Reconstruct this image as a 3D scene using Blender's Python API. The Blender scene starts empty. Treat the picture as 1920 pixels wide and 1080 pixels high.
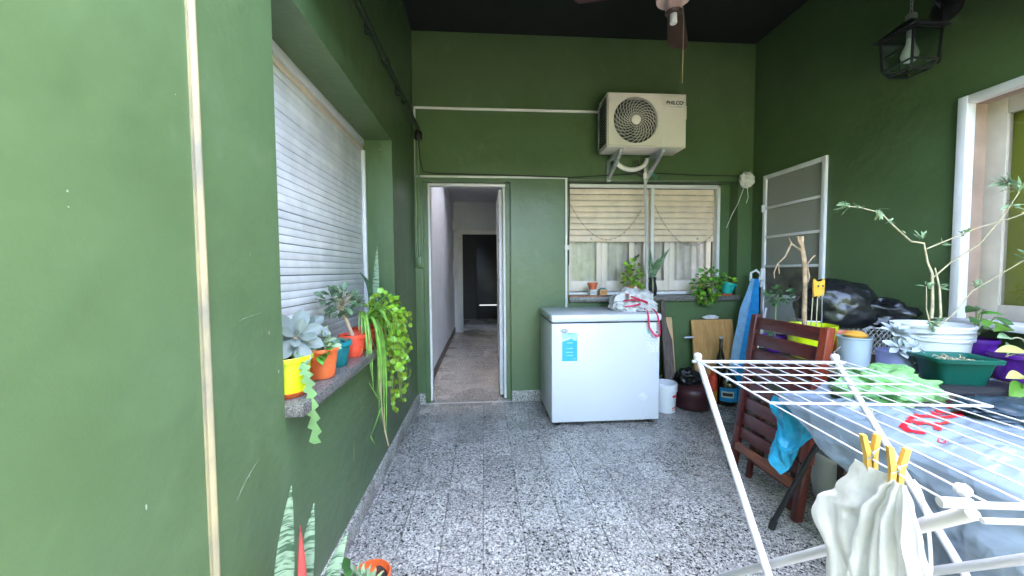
import bpy, bmesh, math, random
from mathutils import Vector, Matrix, noise
R = math.radians
scene = bpy.context.scene
COL = scene.collection

# ------------------------------------------------------------------ camera, sky, sun, exposure
cam_d = bpy.data.cameras.new('camera'); cam = bpy.data.objects.new('camera', cam_d); COL.objects.link(cam)
cam_d.sensor_width = 36.0; cam_d.lens = 712.6/1920*36; cam_d.clip_start = 0.02; cam_d.clip_end = 200
_r = Vector((0.99721171, -0.0743326, -0.006593)); _u = Vector((0.00997865, 0.04526837, 0.99892502)); _f = Vector((0.07395423, 0.99620552, -0.04588388))
cam.matrix_world = Matrix(((_r.x, _u.x, -_f.x, 0), (_r.y, _u.y, -_f.y, 0), (_r.z, _u.z, -_f.z, 1.30), (0, 0, 0, 1)))
scene.camera = cam

SUN_EL, SUN_AZ = 48.0, 8.0          # the sun stands over the roof in front of the camera and lights the open yard behind it
world = bpy.data.worlds.new('World'); scene.world = world; world.use_nodes = True
wn = world.node_tree.nodes; wl = world.node_tree.links; wn.clear()
sky = wn.new('ShaderNodeTexSky'); sky.sky_type = 'NISHITA'; sky.sun_disc = False
sky.sun_elevation = R(SUN_EL); sky.sun_rotation = R(SUN_AZ); sky.air_density = 0.7; sky.dust_density = 8.0; sky.ozone_density = 0.4
bg = wn.new('ShaderNodeBackground'); bg.inputs['Strength'].default_value = 0.15
wo = wn.new('ShaderNodeOutputWorld'); wl.new(sky.outputs[0], bg.inputs[0]); wl.new(bg.outputs[0], wo.inputs[0])
sun_d = bpy.data.lights.new('sun', 'SUN'); sun_d.energy = 0.6; sun_d.angle = R(14); sun_d.color = (1.0, 0.95, 0.88)
sun = bpy.data.objects.new('sun', sun_d); COL.objects.link(sun)
_sd = Vector((math.sin(R(SUN_AZ))*math.cos(R(SUN_EL)), math.cos(R(SUN_AZ))*math.cos(R(SUN_EL)), math.sin(R(SUN_EL))))
sun.rotation_euler = _sd.to_track_quat('Z', 'Y').to_euler(); sun.location = (0, 3, 8)

vs = scene.view_settings; vs.view_transform = 'Standard'; vs.look = 'None'; vs.exposure = 5.6; vs.gamma = 1.0; vs.use_curve_mapping = False
cy = scene.cycles
cy.use_denoising = True; cy.max_bounces = 8; cy.diffuse_bounces = 2; cy.glossy_bounces = 4; cy.transmission_bounces = 6; cy.transparent_max_bounces = 12
cy.sample_clamp_indirect = 6.0; cy.caustics_reflective = False; cy.caustics_refractive = False

# ------------------------------------------------------------------ materials
MATS = {}
def nd(nt, t, **kw):
    n = nt.nodes.new(t)
    for k, v in kw.items(): setattr(n, k, v)
    return n
def mat(name, col, rough=0.5, metal=0.0, var=0.06, scale=6.0, bump=0.0, bscale=60.0, spec=0.5, col2=None, fine=0.0, rnd=0.0, coat=0.0, sss=0.0, trans=0.0, stretch=None):
    """procedural paint/plastic/etc: base colour with soft noise variation, optional second colour patches, per-object random and bump"""
    if name in MATS: return MATS[name]
    m = bpy.data.materials.new(name); m.use_nodes = True; nt = m.node_tree; L = nt.links
    b = nt.nodes['Principled BSDF']
    b.inputs['Roughness'].default_value = rough; b.inputs['Metallic'].default_value = metal; b.inputs['Specular IOR Level'].default_value = spec
    if coat: b.inputs['Coat Weight'].default_value = coat; b.inputs['Coat Roughness'].default_value = 0.12
    geo = nd(nt, 'ShaderNodeNewGeometry'); vec = geo.outputs['Position']
    if stretch:
        mp = nd(nt, 'ShaderNodeMapping'); mp.inputs['Scale'].default_value = stretch; L.new(vec, mp.inputs['Vector']); vec = mp.outputs[0]
    n1 = nd(nt, 'ShaderNodeTexNoise'); n1.inputs['Scale'].default_value = scale; n1.inputs['Detail'].default_value = 5; L.new(vec, n1.inputs['Vector'])
    hi = [min(1, c*(1+var*2.2)) for c in col[:3]]; lo = [c*(1-var*2.2) for c in (col2 or col)[:3]]
    rp = nd(nt, 'ShaderNodeValToRGB'); rp.color_ramp.elements[0].position = 0.32; rp.color_ramp.elements[1].position = 0.68
    rp.color_ramp.elements[0].color = (*lo, 1); rp.color_ramp.elements[1].color = (*hi, 1); L.new(n1.outputs['Fac'], rp.inputs['Fac'])
    out = rp.outputs['Color']
    if rnd:
        oi = nd(nt, 'ShaderNodeObjectInfo'); hs = nd(nt, 'ShaderNodeHueSaturation')
        mr = nd(nt, 'ShaderNodeMapRange'); mr.inputs['To Min'].default_value = 1-rnd; mr.inputs['To Max'].default_value = 1+rnd; L.new(oi.outputs['Random'], mr.inputs['Value'])
        mh = nd(nt, 'ShaderNodeMapRange'); mh.inputs['To Min'].default_value = 0.5-rnd*0.06; mh.inputs['To Max'].default_value = 0.5+rnd*0.06; L.new(oi.outputs['Random'], mh.inputs['Value'])
        L.new(mr.outputs[0], hs.inputs['Value']); L.new(mh.outputs[0], hs.inputs['Hue']); L.new(out, hs.inputs['Color']); out = hs.outputs['Color']
    L.new(out, b.inputs['Base Color'])
    if bump or fine:
        n2 = nd(nt, 'ShaderNodeTexNoise'); n2.inputs['Scale'].default_value = bscale; n2.inputs['Detail'].default_value = 4; L.new(vec, n2.inputs['Vector'])
        bp = nd(nt, 'ShaderNodeBump'); bp.inputs['Strength'].default_value = bump or fine; bp.inputs['Distance'].default_value = 0.01
        L.new(n2.outputs['Fac'], bp.inputs['Height']); L.new(bp.outputs[0], b.inputs['Normal'])
        rr = nd(nt, 'ShaderNodeMapRange'); rr.inputs['To Min'].default_value = max(0.02, rough-0.08); rr.inputs['To Max'].default_value = min(1, rough+0.10)
        L.new(n1.outputs['Fac'], rr.inputs['Value']); L.new(rr.outputs[0], b.inputs['Roughness'])
    if trans:
        tr = nd(nt, 'ShaderNodeBsdfTranslucent'); L.new(out, tr.inputs['Color']); mx = nd(nt, 'ShaderNodeMixShader'); mx.inputs['Fac'].default_value = trans
        L.new(b.outputs[0], mx.inputs[1]); L.new(tr.outputs[0], mx.inputs[2]); L.new(mx.outputs[0], nt.nodes['Material Output'].inputs['Surface'])
    MATS[name] = m; return m

def wall_paint(name, base, dark):
    """oil paint on plaster: roller texture, faint blotches, scuffs and chipped white specks"""
    m = bpy.data.materials.new(name); m.use_nodes = True; nt = m.node_tree; L = nt.links; b = nt.nodes['Principled BSDF']
    geo = nd(nt, 'ShaderNodeNewGeometry'); pos = geo.outputs['Position']
    n1 = nd(nt, 'ShaderNodeTexNoise'); n1.inputs['Scale'].default_value = 1.6; n1.inputs['Detail'].default_value = 8; n1.inputs['Roughness'].default_value = .62; L.new(pos, n1.inputs['Vector'])
    rp = nd(nt, 'ShaderNodeValToRGB'); e = rp.color_ramp.elements; e[0].position = .28; e[1].position = .74; e[0].color = (*[c*.88 for c in dark], 1); e[1].color = (*[c*1.08 for c in base], 1); L.new(n1.outputs['Fac'], rp.inputs[0])
    # scuffs: stretched noise, thresholded
    mp = nd(nt, 'ShaderNodeMapping'); mp.inputs['Scale'].default_value = (5, 5, 3.2); mp.inputs['Rotation'].default_value = (.4, .3, .2); L.new(pos, mp.inputs['Vector'])
    n2 = nd(nt, 'ShaderNodeTexNoise'); n2.inputs['Scale'].default_value = 1.6; n2.inputs['Detail'].default_value = 6; L.new(mp.outputs[0], n2.inputs['Vector'])
    r2 = nd(nt, 'ShaderNodeValToRGB'); r2.color_ramp.elements[0].position = .62; r2.color_ramp.elements[1].position = .80
    r2.color_ramp.elements[0].color = (0, 0, 0, 1); r2.color_ramp.elements[1].color = (.10, .10, .10, 1); L.new(n2.outputs['Fac'], r2.inputs[0])
    mx = nd(nt, 'ShaderNodeMixRGB'); L.new(r2.outputs[0], mx.inputs['Fac']); L.new(rp.outputs[0], mx.inputs[1]); mx.inputs[2].default_value = (.36, .44, .32, 1)
    # chips
    vo = nd(nt, 'ShaderNodeTexVoronoi'); vo.inputs['Scale'].default_value = 3.4; L.new(pos, vo.inputs['Vector'])
    r3 = nd(nt, 'ShaderNodeValToRGB'); r3.color_ramp.elements[0].position = .008; r3.color_ramp.elements[1].position = .013
    r3.color_ramp.elements[0].color = (.8, .8, .8, 1); r3.color_ramp.elements[1].color = (0, 0, 0, 1); L.new(vo.outputs['Distance'], r3.inputs[0])
    mx2 = nd(nt, 'ShaderNodeMixRGB'); L.new(r3.outputs[0], mx2.inputs['Fac']); L.new(mx.outputs[0], mx2.inputs[1]); mx2.inputs[2].default_value = (.62, .66, .58, 1)
    L.new(mx2.outputs[0], b.inputs['Base Color'])
    rr = nd(nt, 'ShaderNodeMapRange'); rr.inputs['To Min'].default_value = .26; rr.inputs['To Max'].default_value = .44; L.new(n2.outputs['Fac'], rr.inputs['Value']); L.new(rr.outputs[0], b.inputs['Roughness'])
    n3 = nd(nt, 'ShaderNodeTexNoise'); n3.inputs['Scale'].default_value = 14; n3.inputs['Detail'].default_value = 4; L.new(pos, n3.inputs['Vector'])
    n4 = nd(nt, 'ShaderNodeTexNoise'); n4.inputs['Scale'].default_value = 260; n4.inputs['Detail'].default_value = 2; L.new(pos, n4.inputs['Vector'])
    b1 = nd(nt, 'ShaderNodeBump'); b1.inputs['Strength'].default_value = .30; b1.inputs['Distance'].default_value = .014; L.new(n3.outputs['Fac'], b1.inputs['Height'])
    b2 = nd(nt, 'ShaderNodeBump'); b2.inputs['Strength'].default_value = .25; b2.inputs['Distance'].default_value = .0015; L.new(n4.outputs['Fac'], b2.inputs['Height'])
    L.new(b1.outputs[0], b2.inputs['Normal']); L.new(b2.outputs[0], b.inputs['Normal']); b.inputs['Specular IOR Level'].default_value = .5
    MATS[name] = m; return m

def terrazzo(name, gain=1.0, rough=.22, scale=90):
    m = bpy.data.materials.new(name); m.use_nodes = True; nt = m.node_tree; L = nt.links; b = nt.nodes['Principled BSDF']
    geo = nd(nt, 'ShaderNodeNewGeometry'); pos = geo.outputs['Position']
    def chips(sc, stops, edge):
        v = nd(nt, 'ShaderNodeTexVoronoi'); v.inputs['Scale'].default_value = sc; v.inputs['Randomness'].default_value = 1; L.new(pos, v.inputs['Vector'])
        d = nd(nt, 'ShaderNodeTexVoronoi', feature='DISTANCE_TO_EDGE'); d.inputs['Scale'].default_value = sc; d.inputs['Randomness'].default_value = 1; L.new(pos, d.inputs['Vector'])
        sp = nd(nt, 'ShaderNodeSeparateColor'); L.new(v.outputs['Color'], sp.inputs[0])
        rp = nd(nt, 'ShaderNodeValToRGB'); rp.color_ramp.interpolation = 'CONSTANT'
        el = rp.color_ramp.elements
        while len(el) < len(stops): el.new(.5)
        for k, (p, c) in enumerate(stops): el[k].position = p; el[k].color = (c[0]*gain*1.05, c[1]*gain, c[2]*gain*.93, 1)
        L.new(sp.outputs[0], rp.inputs[0])
        e = nd(nt, 'ShaderNodeMath', operation='GREATER_THAN'); e.inputs[1].default_value = edge; L.new(d.outputs['Distance'], e.inputs[0])
        return rp.outputs[0], e.outputs[0], sp.outputs[1]
    c1, e1, s1 = chips(scale, [(0, (.03, .03, .032)), (.16, (.11, .108, .105)), (.28, (.27, .265, .255)), (.48, (.43, .425, .41)), (.68, (.62, .61, .58)), (.92, (.17, .16, .15))], .07)
    c2, e2, s2 = chips(scale*2.3, [(0, (.05, .05, .055)), (.20, (.20, .20, .20)), (.45, (.38, .375, .37)), (.72, (.66, .65, .63))], .05)
    cem = nd(nt, 'ShaderNodeMixRGB'); L.new(e2, cem.inputs['Fac']); cem.inputs[1].default_value = (.35*gain, .335*gain, .31*gain, 1); L.new(c2, cem.inputs[2])
    mx = nd(nt, 'ShaderNodeMixRGB'); pick = nd(nt, 'ShaderNodeMath', operation='GREATER_THAN'); pick.inputs[1].default_value = .42; L.new(s1, pick.inputs[0])
    mul = nd(nt, 'ShaderNodeMath', operation='MULTIPLY'); L.new(e1, mul.inputs[0]); L.new(pick.outputs[0], mul.inputs[1])
    L.new(mul.outputs[0], mx.inputs['Fac']); L.new(cem.outputs[0], mx.inputs[1]); L.new(c1, mx.inputs[2])
    # dirt + per-tile shade
    n = nd(nt, 'ShaderNodeTexNoise'); n.inputs['Scale'].default_value = 2.2; n.inputs['Detail'].default_value = 6; L.new(pos, n.inputs['Vector'])
    mr = nd(nt, 'ShaderNodeMapRange'); mr.inputs['To Min'].default_value = .72; mr.inputs['To Max'].default_value = 1.24; L.new(n.outputs['Fac'], mr.inputs['Value'])
    oi = nd(nt, 'ShaderNodeObjectInfo'); m2 = nd(nt, 'ShaderNodeMapRange'); m2.inputs['To Min'].default_value = .85; m2.inputs['To Max'].default_value = 1.13; L.new(oi.outputs['Random'], m2.inputs['Value'])
    pr_ = nd(nt, 'ShaderNodeMath', operation='MULTIPLY'); L.new(mr.outputs[0], pr_.inputs[0]); L.new(m2.outputs[0], pr_.inputs[1])
    hs = nd(nt, 'ShaderNodeHueSaturation'); L.new(pr_.outputs[0], hs.inputs['Value']); L.new(mx.outputs[0], hs.inputs['Color']); L.new(hs.outputs[0], b.inputs['Base Color'])
    r2 = nd(nt, 'ShaderNodeMapRange'); r2.inputs['To Min'].default_value = rough-.06; r2.inputs['To Max'].default_value = rough+.16; L.new(n.outputs['Fac'], r2.inputs['Value']); L.new(r2.outputs[0], b.inputs['Roughness'])
    MATS[name] = m; return m

def wood(name, c1, c2, rough=.45, axis=(14, 14, 1.2), scale=2.0):
    m = bpy.data.materials.new(name); m.use_nodes = True; nt = m.node_tree; L = nt.links; b = nt.nodes['Principled BSDF']
    tc = nd(nt, 'ShaderNodeNewGeometry'); mp = nd(nt, 'ShaderNodeMapping'); mp.inputs['Scale'].default_value = axis; L.new(tc.outputs['Position'], mp.inputs['Vector'])
    n = nd(nt, 'ShaderNodeTexNoise'); n.inputs['Scale'].default_value = scale; n.inputs['Detail'].default_value = 7; n.inputs['Distortion'].default_value = .6; L.new(mp.outputs[0], n.inputs['Vector'])
    rp = nd(nt, 'ShaderNodeValToRGB'); e = rp.color_ramp.elements; e[0].position = .35; e[1].position = .68; e[0].color = (*c2, 1); e[1].color = (*c1, 1); L.new(n.outputs['Fac'], rp.inputs[0]); L.new(rp.outputs[0], b.inputs['Base Color'])
    bp = nd(nt, 'ShaderNodeBump'); bp.inputs['Strength'].default_value = .15; bp.inputs['Distance'].default_value = .004; L.new(n.outputs['Fac'], bp.inputs['Height']); L.new(bp.outputs[0], b.inputs['Normal'])
    b.inputs['Roughness'].default_value = rough; MATS[name] = m; return m

def film(name, col, rough=.25, sc=9.0, strength=.8, trans=0.0, var=.06):
    """crumpled plastic film: faceted creases from a warped Voronoi"""
    m = mat(name, col, rough, var=var, scale=4, trans=trans); nt = m.node_tree; L = nt.links; b = nt.nodes['Principled BSDF']
    geo = nd(nt, 'ShaderNodeNewGeometry'); nz = nd(nt, 'ShaderNodeTexNoise'); nz.inputs['Scale'].default_value = sc*.6; nz.inputs['Detail'].default_value = 3; L.new(geo.outputs['Position'], nz.inputs['Vector'])
    mx = nd(nt, 'ShaderNodeMixRGB', blend_type='LINEAR_LIGHT'); mx.inputs['Fac'].default_value = .12; L.new(geo.outputs['Position'], mx.inputs[1]); L.new(nz.outputs['Color'], mx.inputs[2])
    h = None
    for k, (s_, st) in enumerate(((sc, strength), (sc*2.7, strength*.55))):
        v = nd(nt, 'ShaderNodeTexVoronoi'); v.inputs['Scale'].default_value = s_; L.new(mx.outputs[0], v.inputs['Vector'])
        bp = nd(nt, 'ShaderNodeBump'); bp.inputs['Strength'].default_value = st; bp.inputs['Distance'].default_value = .10/s_*1.6; L.new(v.outputs['Distance'], bp.inputs['Height'])
        if h: L.new(h, bp.inputs['Normal'])
        h = bp.outputs[0]
    L.new(h, b.inputs['Normal']); return m

def thin_glass(name, tint=(1, 1, 1), refl=.10, rough=.02):
    m = bpy.data.materials.new(name); m.use_nodes = True; nt = m.node_tree; L = nt.links; nt.nodes.remove(nt.nodes['Principled BSDF'])
    t = nd(nt, 'ShaderNodeBsdfTransparent'); t.inputs[0].default_value = (*tint, 1); g = nd(nt, 'ShaderNodeBsdfGlossy'); g.inputs['Roughness'].default_value = rough
    fr = nd(nt, 'ShaderNodeLayerWeight'); fr.inputs['Blend'].default_value = .25; ad = nd(nt, 'ShaderNodeMath', operation='MULTIPLY_ADD'); ad.inputs[1].default_value = .6; ad.inputs[2].default_value = refl*.5; ad.use_clamp = True
    L.new(fr.outputs['Fresnel'], ad.inputs[0]); mx = nd(nt, 'ShaderNodeMixShader'); L.new(ad.outputs[0], mx.inputs['Fac']); L.new(t.outputs[0], mx.inputs[1]); L.new(g.outputs[0], mx.inputs[2])
    L.new(mx.outputs[0], nt.nodes['Material Output'].inputs['Surface']); MATS[name] = m; return m

def banded_leaf(name, light, dark, sc=26.0):
    """snake plant leaf: irregular cross bands from noise squeezed along the leaf"""
    m = bpy.data.materials.new(name); m.use_nodes = True; nt = m.node_tree; L = nt.links; b = nt.nodes['Principled BSDF']
    geo = nd(nt, 'ShaderNodeNewGeometry'); mp = nd(nt, 'ShaderNodeMapping'); mp.inputs['Scale'].default_value = (.55*sc, .55*sc, 3.4*sc); L.new(geo.outputs['Position'], mp.inputs['Vector'])
    w = nd(nt, 'ShaderNodeTexNoise'); w.inputs['Scale'].default_value = 1.0; w.inputs['Detail'].default_value = 3; w.inputs['Distortion'].default_value = .7; L.new(mp.outputs[0], w.inputs['Vector'])
    rp = nd(nt, 'ShaderNodeValToRGB'); e = rp.color_ramp.elements; e[0].position = .40; e[1].position = .52; e[0].color = (*dark, 1); e[1].color = (*light, 1)
    L.new(w.outputs['Fac'], rp.inputs[0]); L.new(rp.outputs[0], b.inputs['Base Color']); b.inputs['Roughness'].default_value = .42; MATS[name] = m; return m

def emit(name, col, s):
    m = bpy.data.materials.new(name); m.use_nodes = True; nt = m.node_tree; nt.nodes.remove(nt.nodes['Principled BSDF']); e = nd(nt, 'ShaderNodeEmission'); e.inputs[0].default_value = (*col, 1); e.inputs[1].default_value = s
    nt.links.new(e.outputs[0], nt.nodes['Material Output'].inputs['Surface']); MATS[name] = m; return m

GREEN = wall_paint('green_wall_paint', (.096, .156, .067), (.083, .138, .054))
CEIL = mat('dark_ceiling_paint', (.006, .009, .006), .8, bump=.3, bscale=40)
TERR = terrazzo('terrazzo', .92)
TERR_SK = terrazzo('terrazzo_skirting', 1.15, .35, 120)
GRANITE = terrazzo('grey_granite', .42, .3, 210)
GROUT = mat('grout', (.07, .068, .065), .9)
WHITEW = mat('white_wall_paint', (.74, .77, .82), .6, var=.03, scale=2, bump=.3, bscale=20)
WHITEP = mat('white_enamel', (.70, .71, .74), .26, var=.008, scale=1.5)
WFRAME = mat('white_frame_paint', (.78, .76, .76), .38, var=.03, bump=.1, bscale=60)
CREAM = mat('cream_shutter_plastic', (.84, .68, .54), .45, var=.04, scale=9, bump=.08)
SHUT = mat('white_shutter_plastic', (.84, .81, .78), .38, var=.05, scale=7, rnd=.08)
SHUTGAP = mat('shutter_gap', (.12, .11, .10), .9)
CONDUIT = mat('cream_conduit', (.33, .27, .14), .55, var=.12, scale=6, col2=(.30, .27, .19), bump=.15)
TRUNK = mat('white_trunking', (.80, .78, .76), .4, var=.04)
PIPEG = mat('green_painted_pipe', (.018, .03, .014), .65, var=.1)
BLACKP = mat('black_paint', (.012, .012, .013), .35)
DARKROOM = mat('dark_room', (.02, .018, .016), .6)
ACW = mat('ac_casing', (.72, .67, .58), .4, var=.02, scale=3)
ACD = mat('ac_dark_inside', (.045, .045, .045), .6)
GALV = mat('galvanised_steel', (.45, .46, .48), .38, metal=.6, var=.1, scale=20)
INKD = mat('dark_ink', (.03, .03, .035), .5)
CORD = mat('black_cable', (.015, .015, .015), .5)
LIME = mat('lime_plastic', (.62, .72, .01), .35, var=.09, scale=24, bump=.08, bscale=40)
ORANGE = mat('orange_plastic', (.85, .16, .04), .38, var=.09, scale=24, bump=.08, bscale=40)
TERRA = mat('terracotta_plastic', (.62, .15, .06), .5, var=.09, scale=24, bump=.08, bscale=40)
REDPOT = mat('red_plastic', (.72, .07, .03), .38, var=.09, scale=24, bump=.08, bscale=40)
TEALP = mat('teal_plastic', (.01, .20, .22), .35, var=.09, scale=24, bump=.08, bscale=40)
TURQ = mat('turquoise_plastic', (.01, .38, .32), .35, var=.09, scale=24, bump=.08, bscale=40)
PURPLE = mat('purple_plastic', (.10, .015, .25), .35, var=.09, scale=24, bump=.08, bscale=40)
LILAC = mat('lilac_paint', (.32, .34, .66), .55, var=.10, scale=12, bump=.2, bscale=30)
GREENT = mat('dark_teal_plastic', (.004, .095, .065), .35, var=.06)
SOIL = mat('soil', (.035, .024, .016), .95, var=.3, scale=60, bump=1.0, bscale=120)
SUCC = mat('grey_succulent_leaf', (.15, .185, .16), .5, var=.06, scale=14, rnd=.08)
JADE = mat('jade_leaf', (.09, .15, .07), .4, var=.12, scale=20, rnd=.25)
LGREEN = mat('fresh_green_leaf', (.25, .42, .03), .32, var=.16, scale=22, rnd=.45, trans=.15)
SPIDER = mat('spider_plant_leaf', (.20, .40, .06), .4, var=.14, scale=20, rnd=.25, trans=.2)
MGREEN = mat('mid_green_leaf', (.10, .28, .03), .38, var=.10, scale=16, rnd=.30, trans=.15)
DGREEN = mat('dark_green_leaf', (.045, .12, .03), .4, var=.12, scale=16, rnd=.25)
PALEG = mat('pale_green_leaf', (.32, .44, .24), .45, var=.10, scale=16, rnd=.2, trans=.15)
CACTUS = mat('cactus_stem_leaf', (.11, .23, .07), .45, var=.12, scale=12)
REDLEAF = mat('red_leaf', (.45, .07, .06), .45, var=.1)
SNAKE_L = banded_leaf('snake_leaf_pale', (.24, .34, .22), (.035, .085, .04), 30)
SNAKE_D = banded_leaf('snake_leaf_dark', (.10, .20, .09), (.025, .055, .03), 34)
ROOT = mat('dry_root', (.50, .36, .22), .8, var=.1)
STEMG = mat('green_stem', (.22, .28, .08), .6, var=.1)
BARK = mat('pale_bark', (.42, .29, .18), .85, var=.18, scale=30, bump=.5, bscale=90)
TWIG = mat('pale_twig', (.50, .42, .26), .8, var=.12, scale=30)
MAHOG = wood('mahogany', (.12, .022, .018), (.055, .010, .010), .38, (2, 12, 20), 3)
MAHOGR = wood('sunlit_red_mahogany', (.26, .040, .016), (.15, .024, .012), .36, (20, 20, 2), 3)  # near chair rail: red end grain, its sunlit look put into the colour
OAKP = wood('oak_panel', (.62, .36, .13), (.48, .25, .08), .42, (16, 16, .8), 2.2)
OLDWOOD = wood('weathered_wood', (.15, .115, .095), (.07, .052, .045), .8, (18, 18, 1), 3)
PALEWOOD = wood('pale_board', (.66, .43, .22), (.54, .34, .16), .6, (16, 16, 1), 2)
TRAYW = wood('tray_wood', (.38, .17, .08), (.22, .09, .045), .6, (2, 14, 14), 3)
PEGW = wood('yellow_peg_wood', (.78, .50, .10), (.60, .34, .05), .5, (30, 30, 4), 3)
BROWNW = wood('brown_table_wood', (.10, .06, .04), (.05, .03, .02), .55, (3, 16, 16), 3)
PVCBLUE = film('pale_blue_sheet', (.23, .29, .35), .22, 6.5, 1.0, .08)
PAPERG = film('printed_grey_sheet', (.30, .33, .33), .35, 9.0, .8)
REDINK = mat('red_print', (.70, .015, .03), .35, var=.05)
BLKBAG = film('black_bin_bag', (.012, .012, .013), .26, 4.5, .32)
GREENBAG = film('green_film', (.27, .56, .20), .3, 14.0, 1.0, .25)
CLEARP = mat('milky_plastic', (.58, .66, .70), .3, var=.04, trans=.35)
WBUCKET = mat('white_bucket_plastic', (.76, .77, .78), .35, var=.03)
TOTE = film('white_tote', (.68, .66, .64), .5, 16.0, .8)
PINK = mat('pink_red_tape', (.62, .03, .09), .6, var=.06)
BLUEC = mat('bright_blue_cloth', (.01, .27, .62), .75, var=.08, scale=20)
LBLUEC = mat('light_blue_cloth', (.25, .47, .70), .75, var=.06, scale=20)
CYANC = film('cyan_cloth', (.02, .36, .60), .4, 13.0, .9)
CLOTHW = mat('white_cotton', (.78, .77, .78), .9, var=.05, scale=12, bump=.35, bscale=45, trans=.22)
MAROON = mat('maroon_vinyl', (.055, .014, .018), .42, var=.1)
CYANS = mat('cyan_sticker', (.03, .46, .68), .35, var=.03)
PALES = mat('pale_sticker', (.36, .68, .76), .35, var=.16, scale=30)
GREYP = mat('grey_print', (.42, .44, .50), .6)
CURT = mat('net_curtain', (.86, .77, .70), .9, var=.05, scale=12, trans=.3)
CASEM = mat('cream_casement_paint', (.84, .72, .63), .45, var=.03)
FROST = mat('frosted_glass', (.30, .30, .26), .30, var=.012, scale=1.2)
FROSTD = mat('dirty_frosted_glass', (.13, .11, .08), .3, var=.25, scale=8, bump=.35, bscale=220)
GREYPANEL = mat('grey_door_paint', (.40, .42, .40), .5, var=.04)
YGCURT = mat('yellow_green_blind', (.33, .34, .05), .7, var=.05, scale=6)
BEIGE = mat('beige_jamb', (.48, .42, .34), .6, var=.08, scale=5)
BROWNJ = mat('brown_jamb', (.34, .24, .18), .6, var=.08)
FANB = mat('brown_fan_blade', (.055, .022, .018), .45, var=.12)
FANP = mat('pink_fan_housing', (.70, .50, .44), .4, var=.04)
BULB = mat('white_bulb', (.82, .83, .80), .25, var=.01)
GLASS = thin_glass('window_glass'); LGLASS = thin_glass('lantern_glass', (.80, .90, .88), .30, .06)
BOTTLE = mat('dark_bottle_glass', (.012, .009, .006), .08, var=.05, coat=.5)
OWLY = mat('yellow_felt', (.82, .45, .05), .8, var=.05)
CAPN = mat('black_rubber', (.015, .015, .015), .7)
SLIT = emit('daylight_gap', (.9, .95, 1.0), .022)

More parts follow.
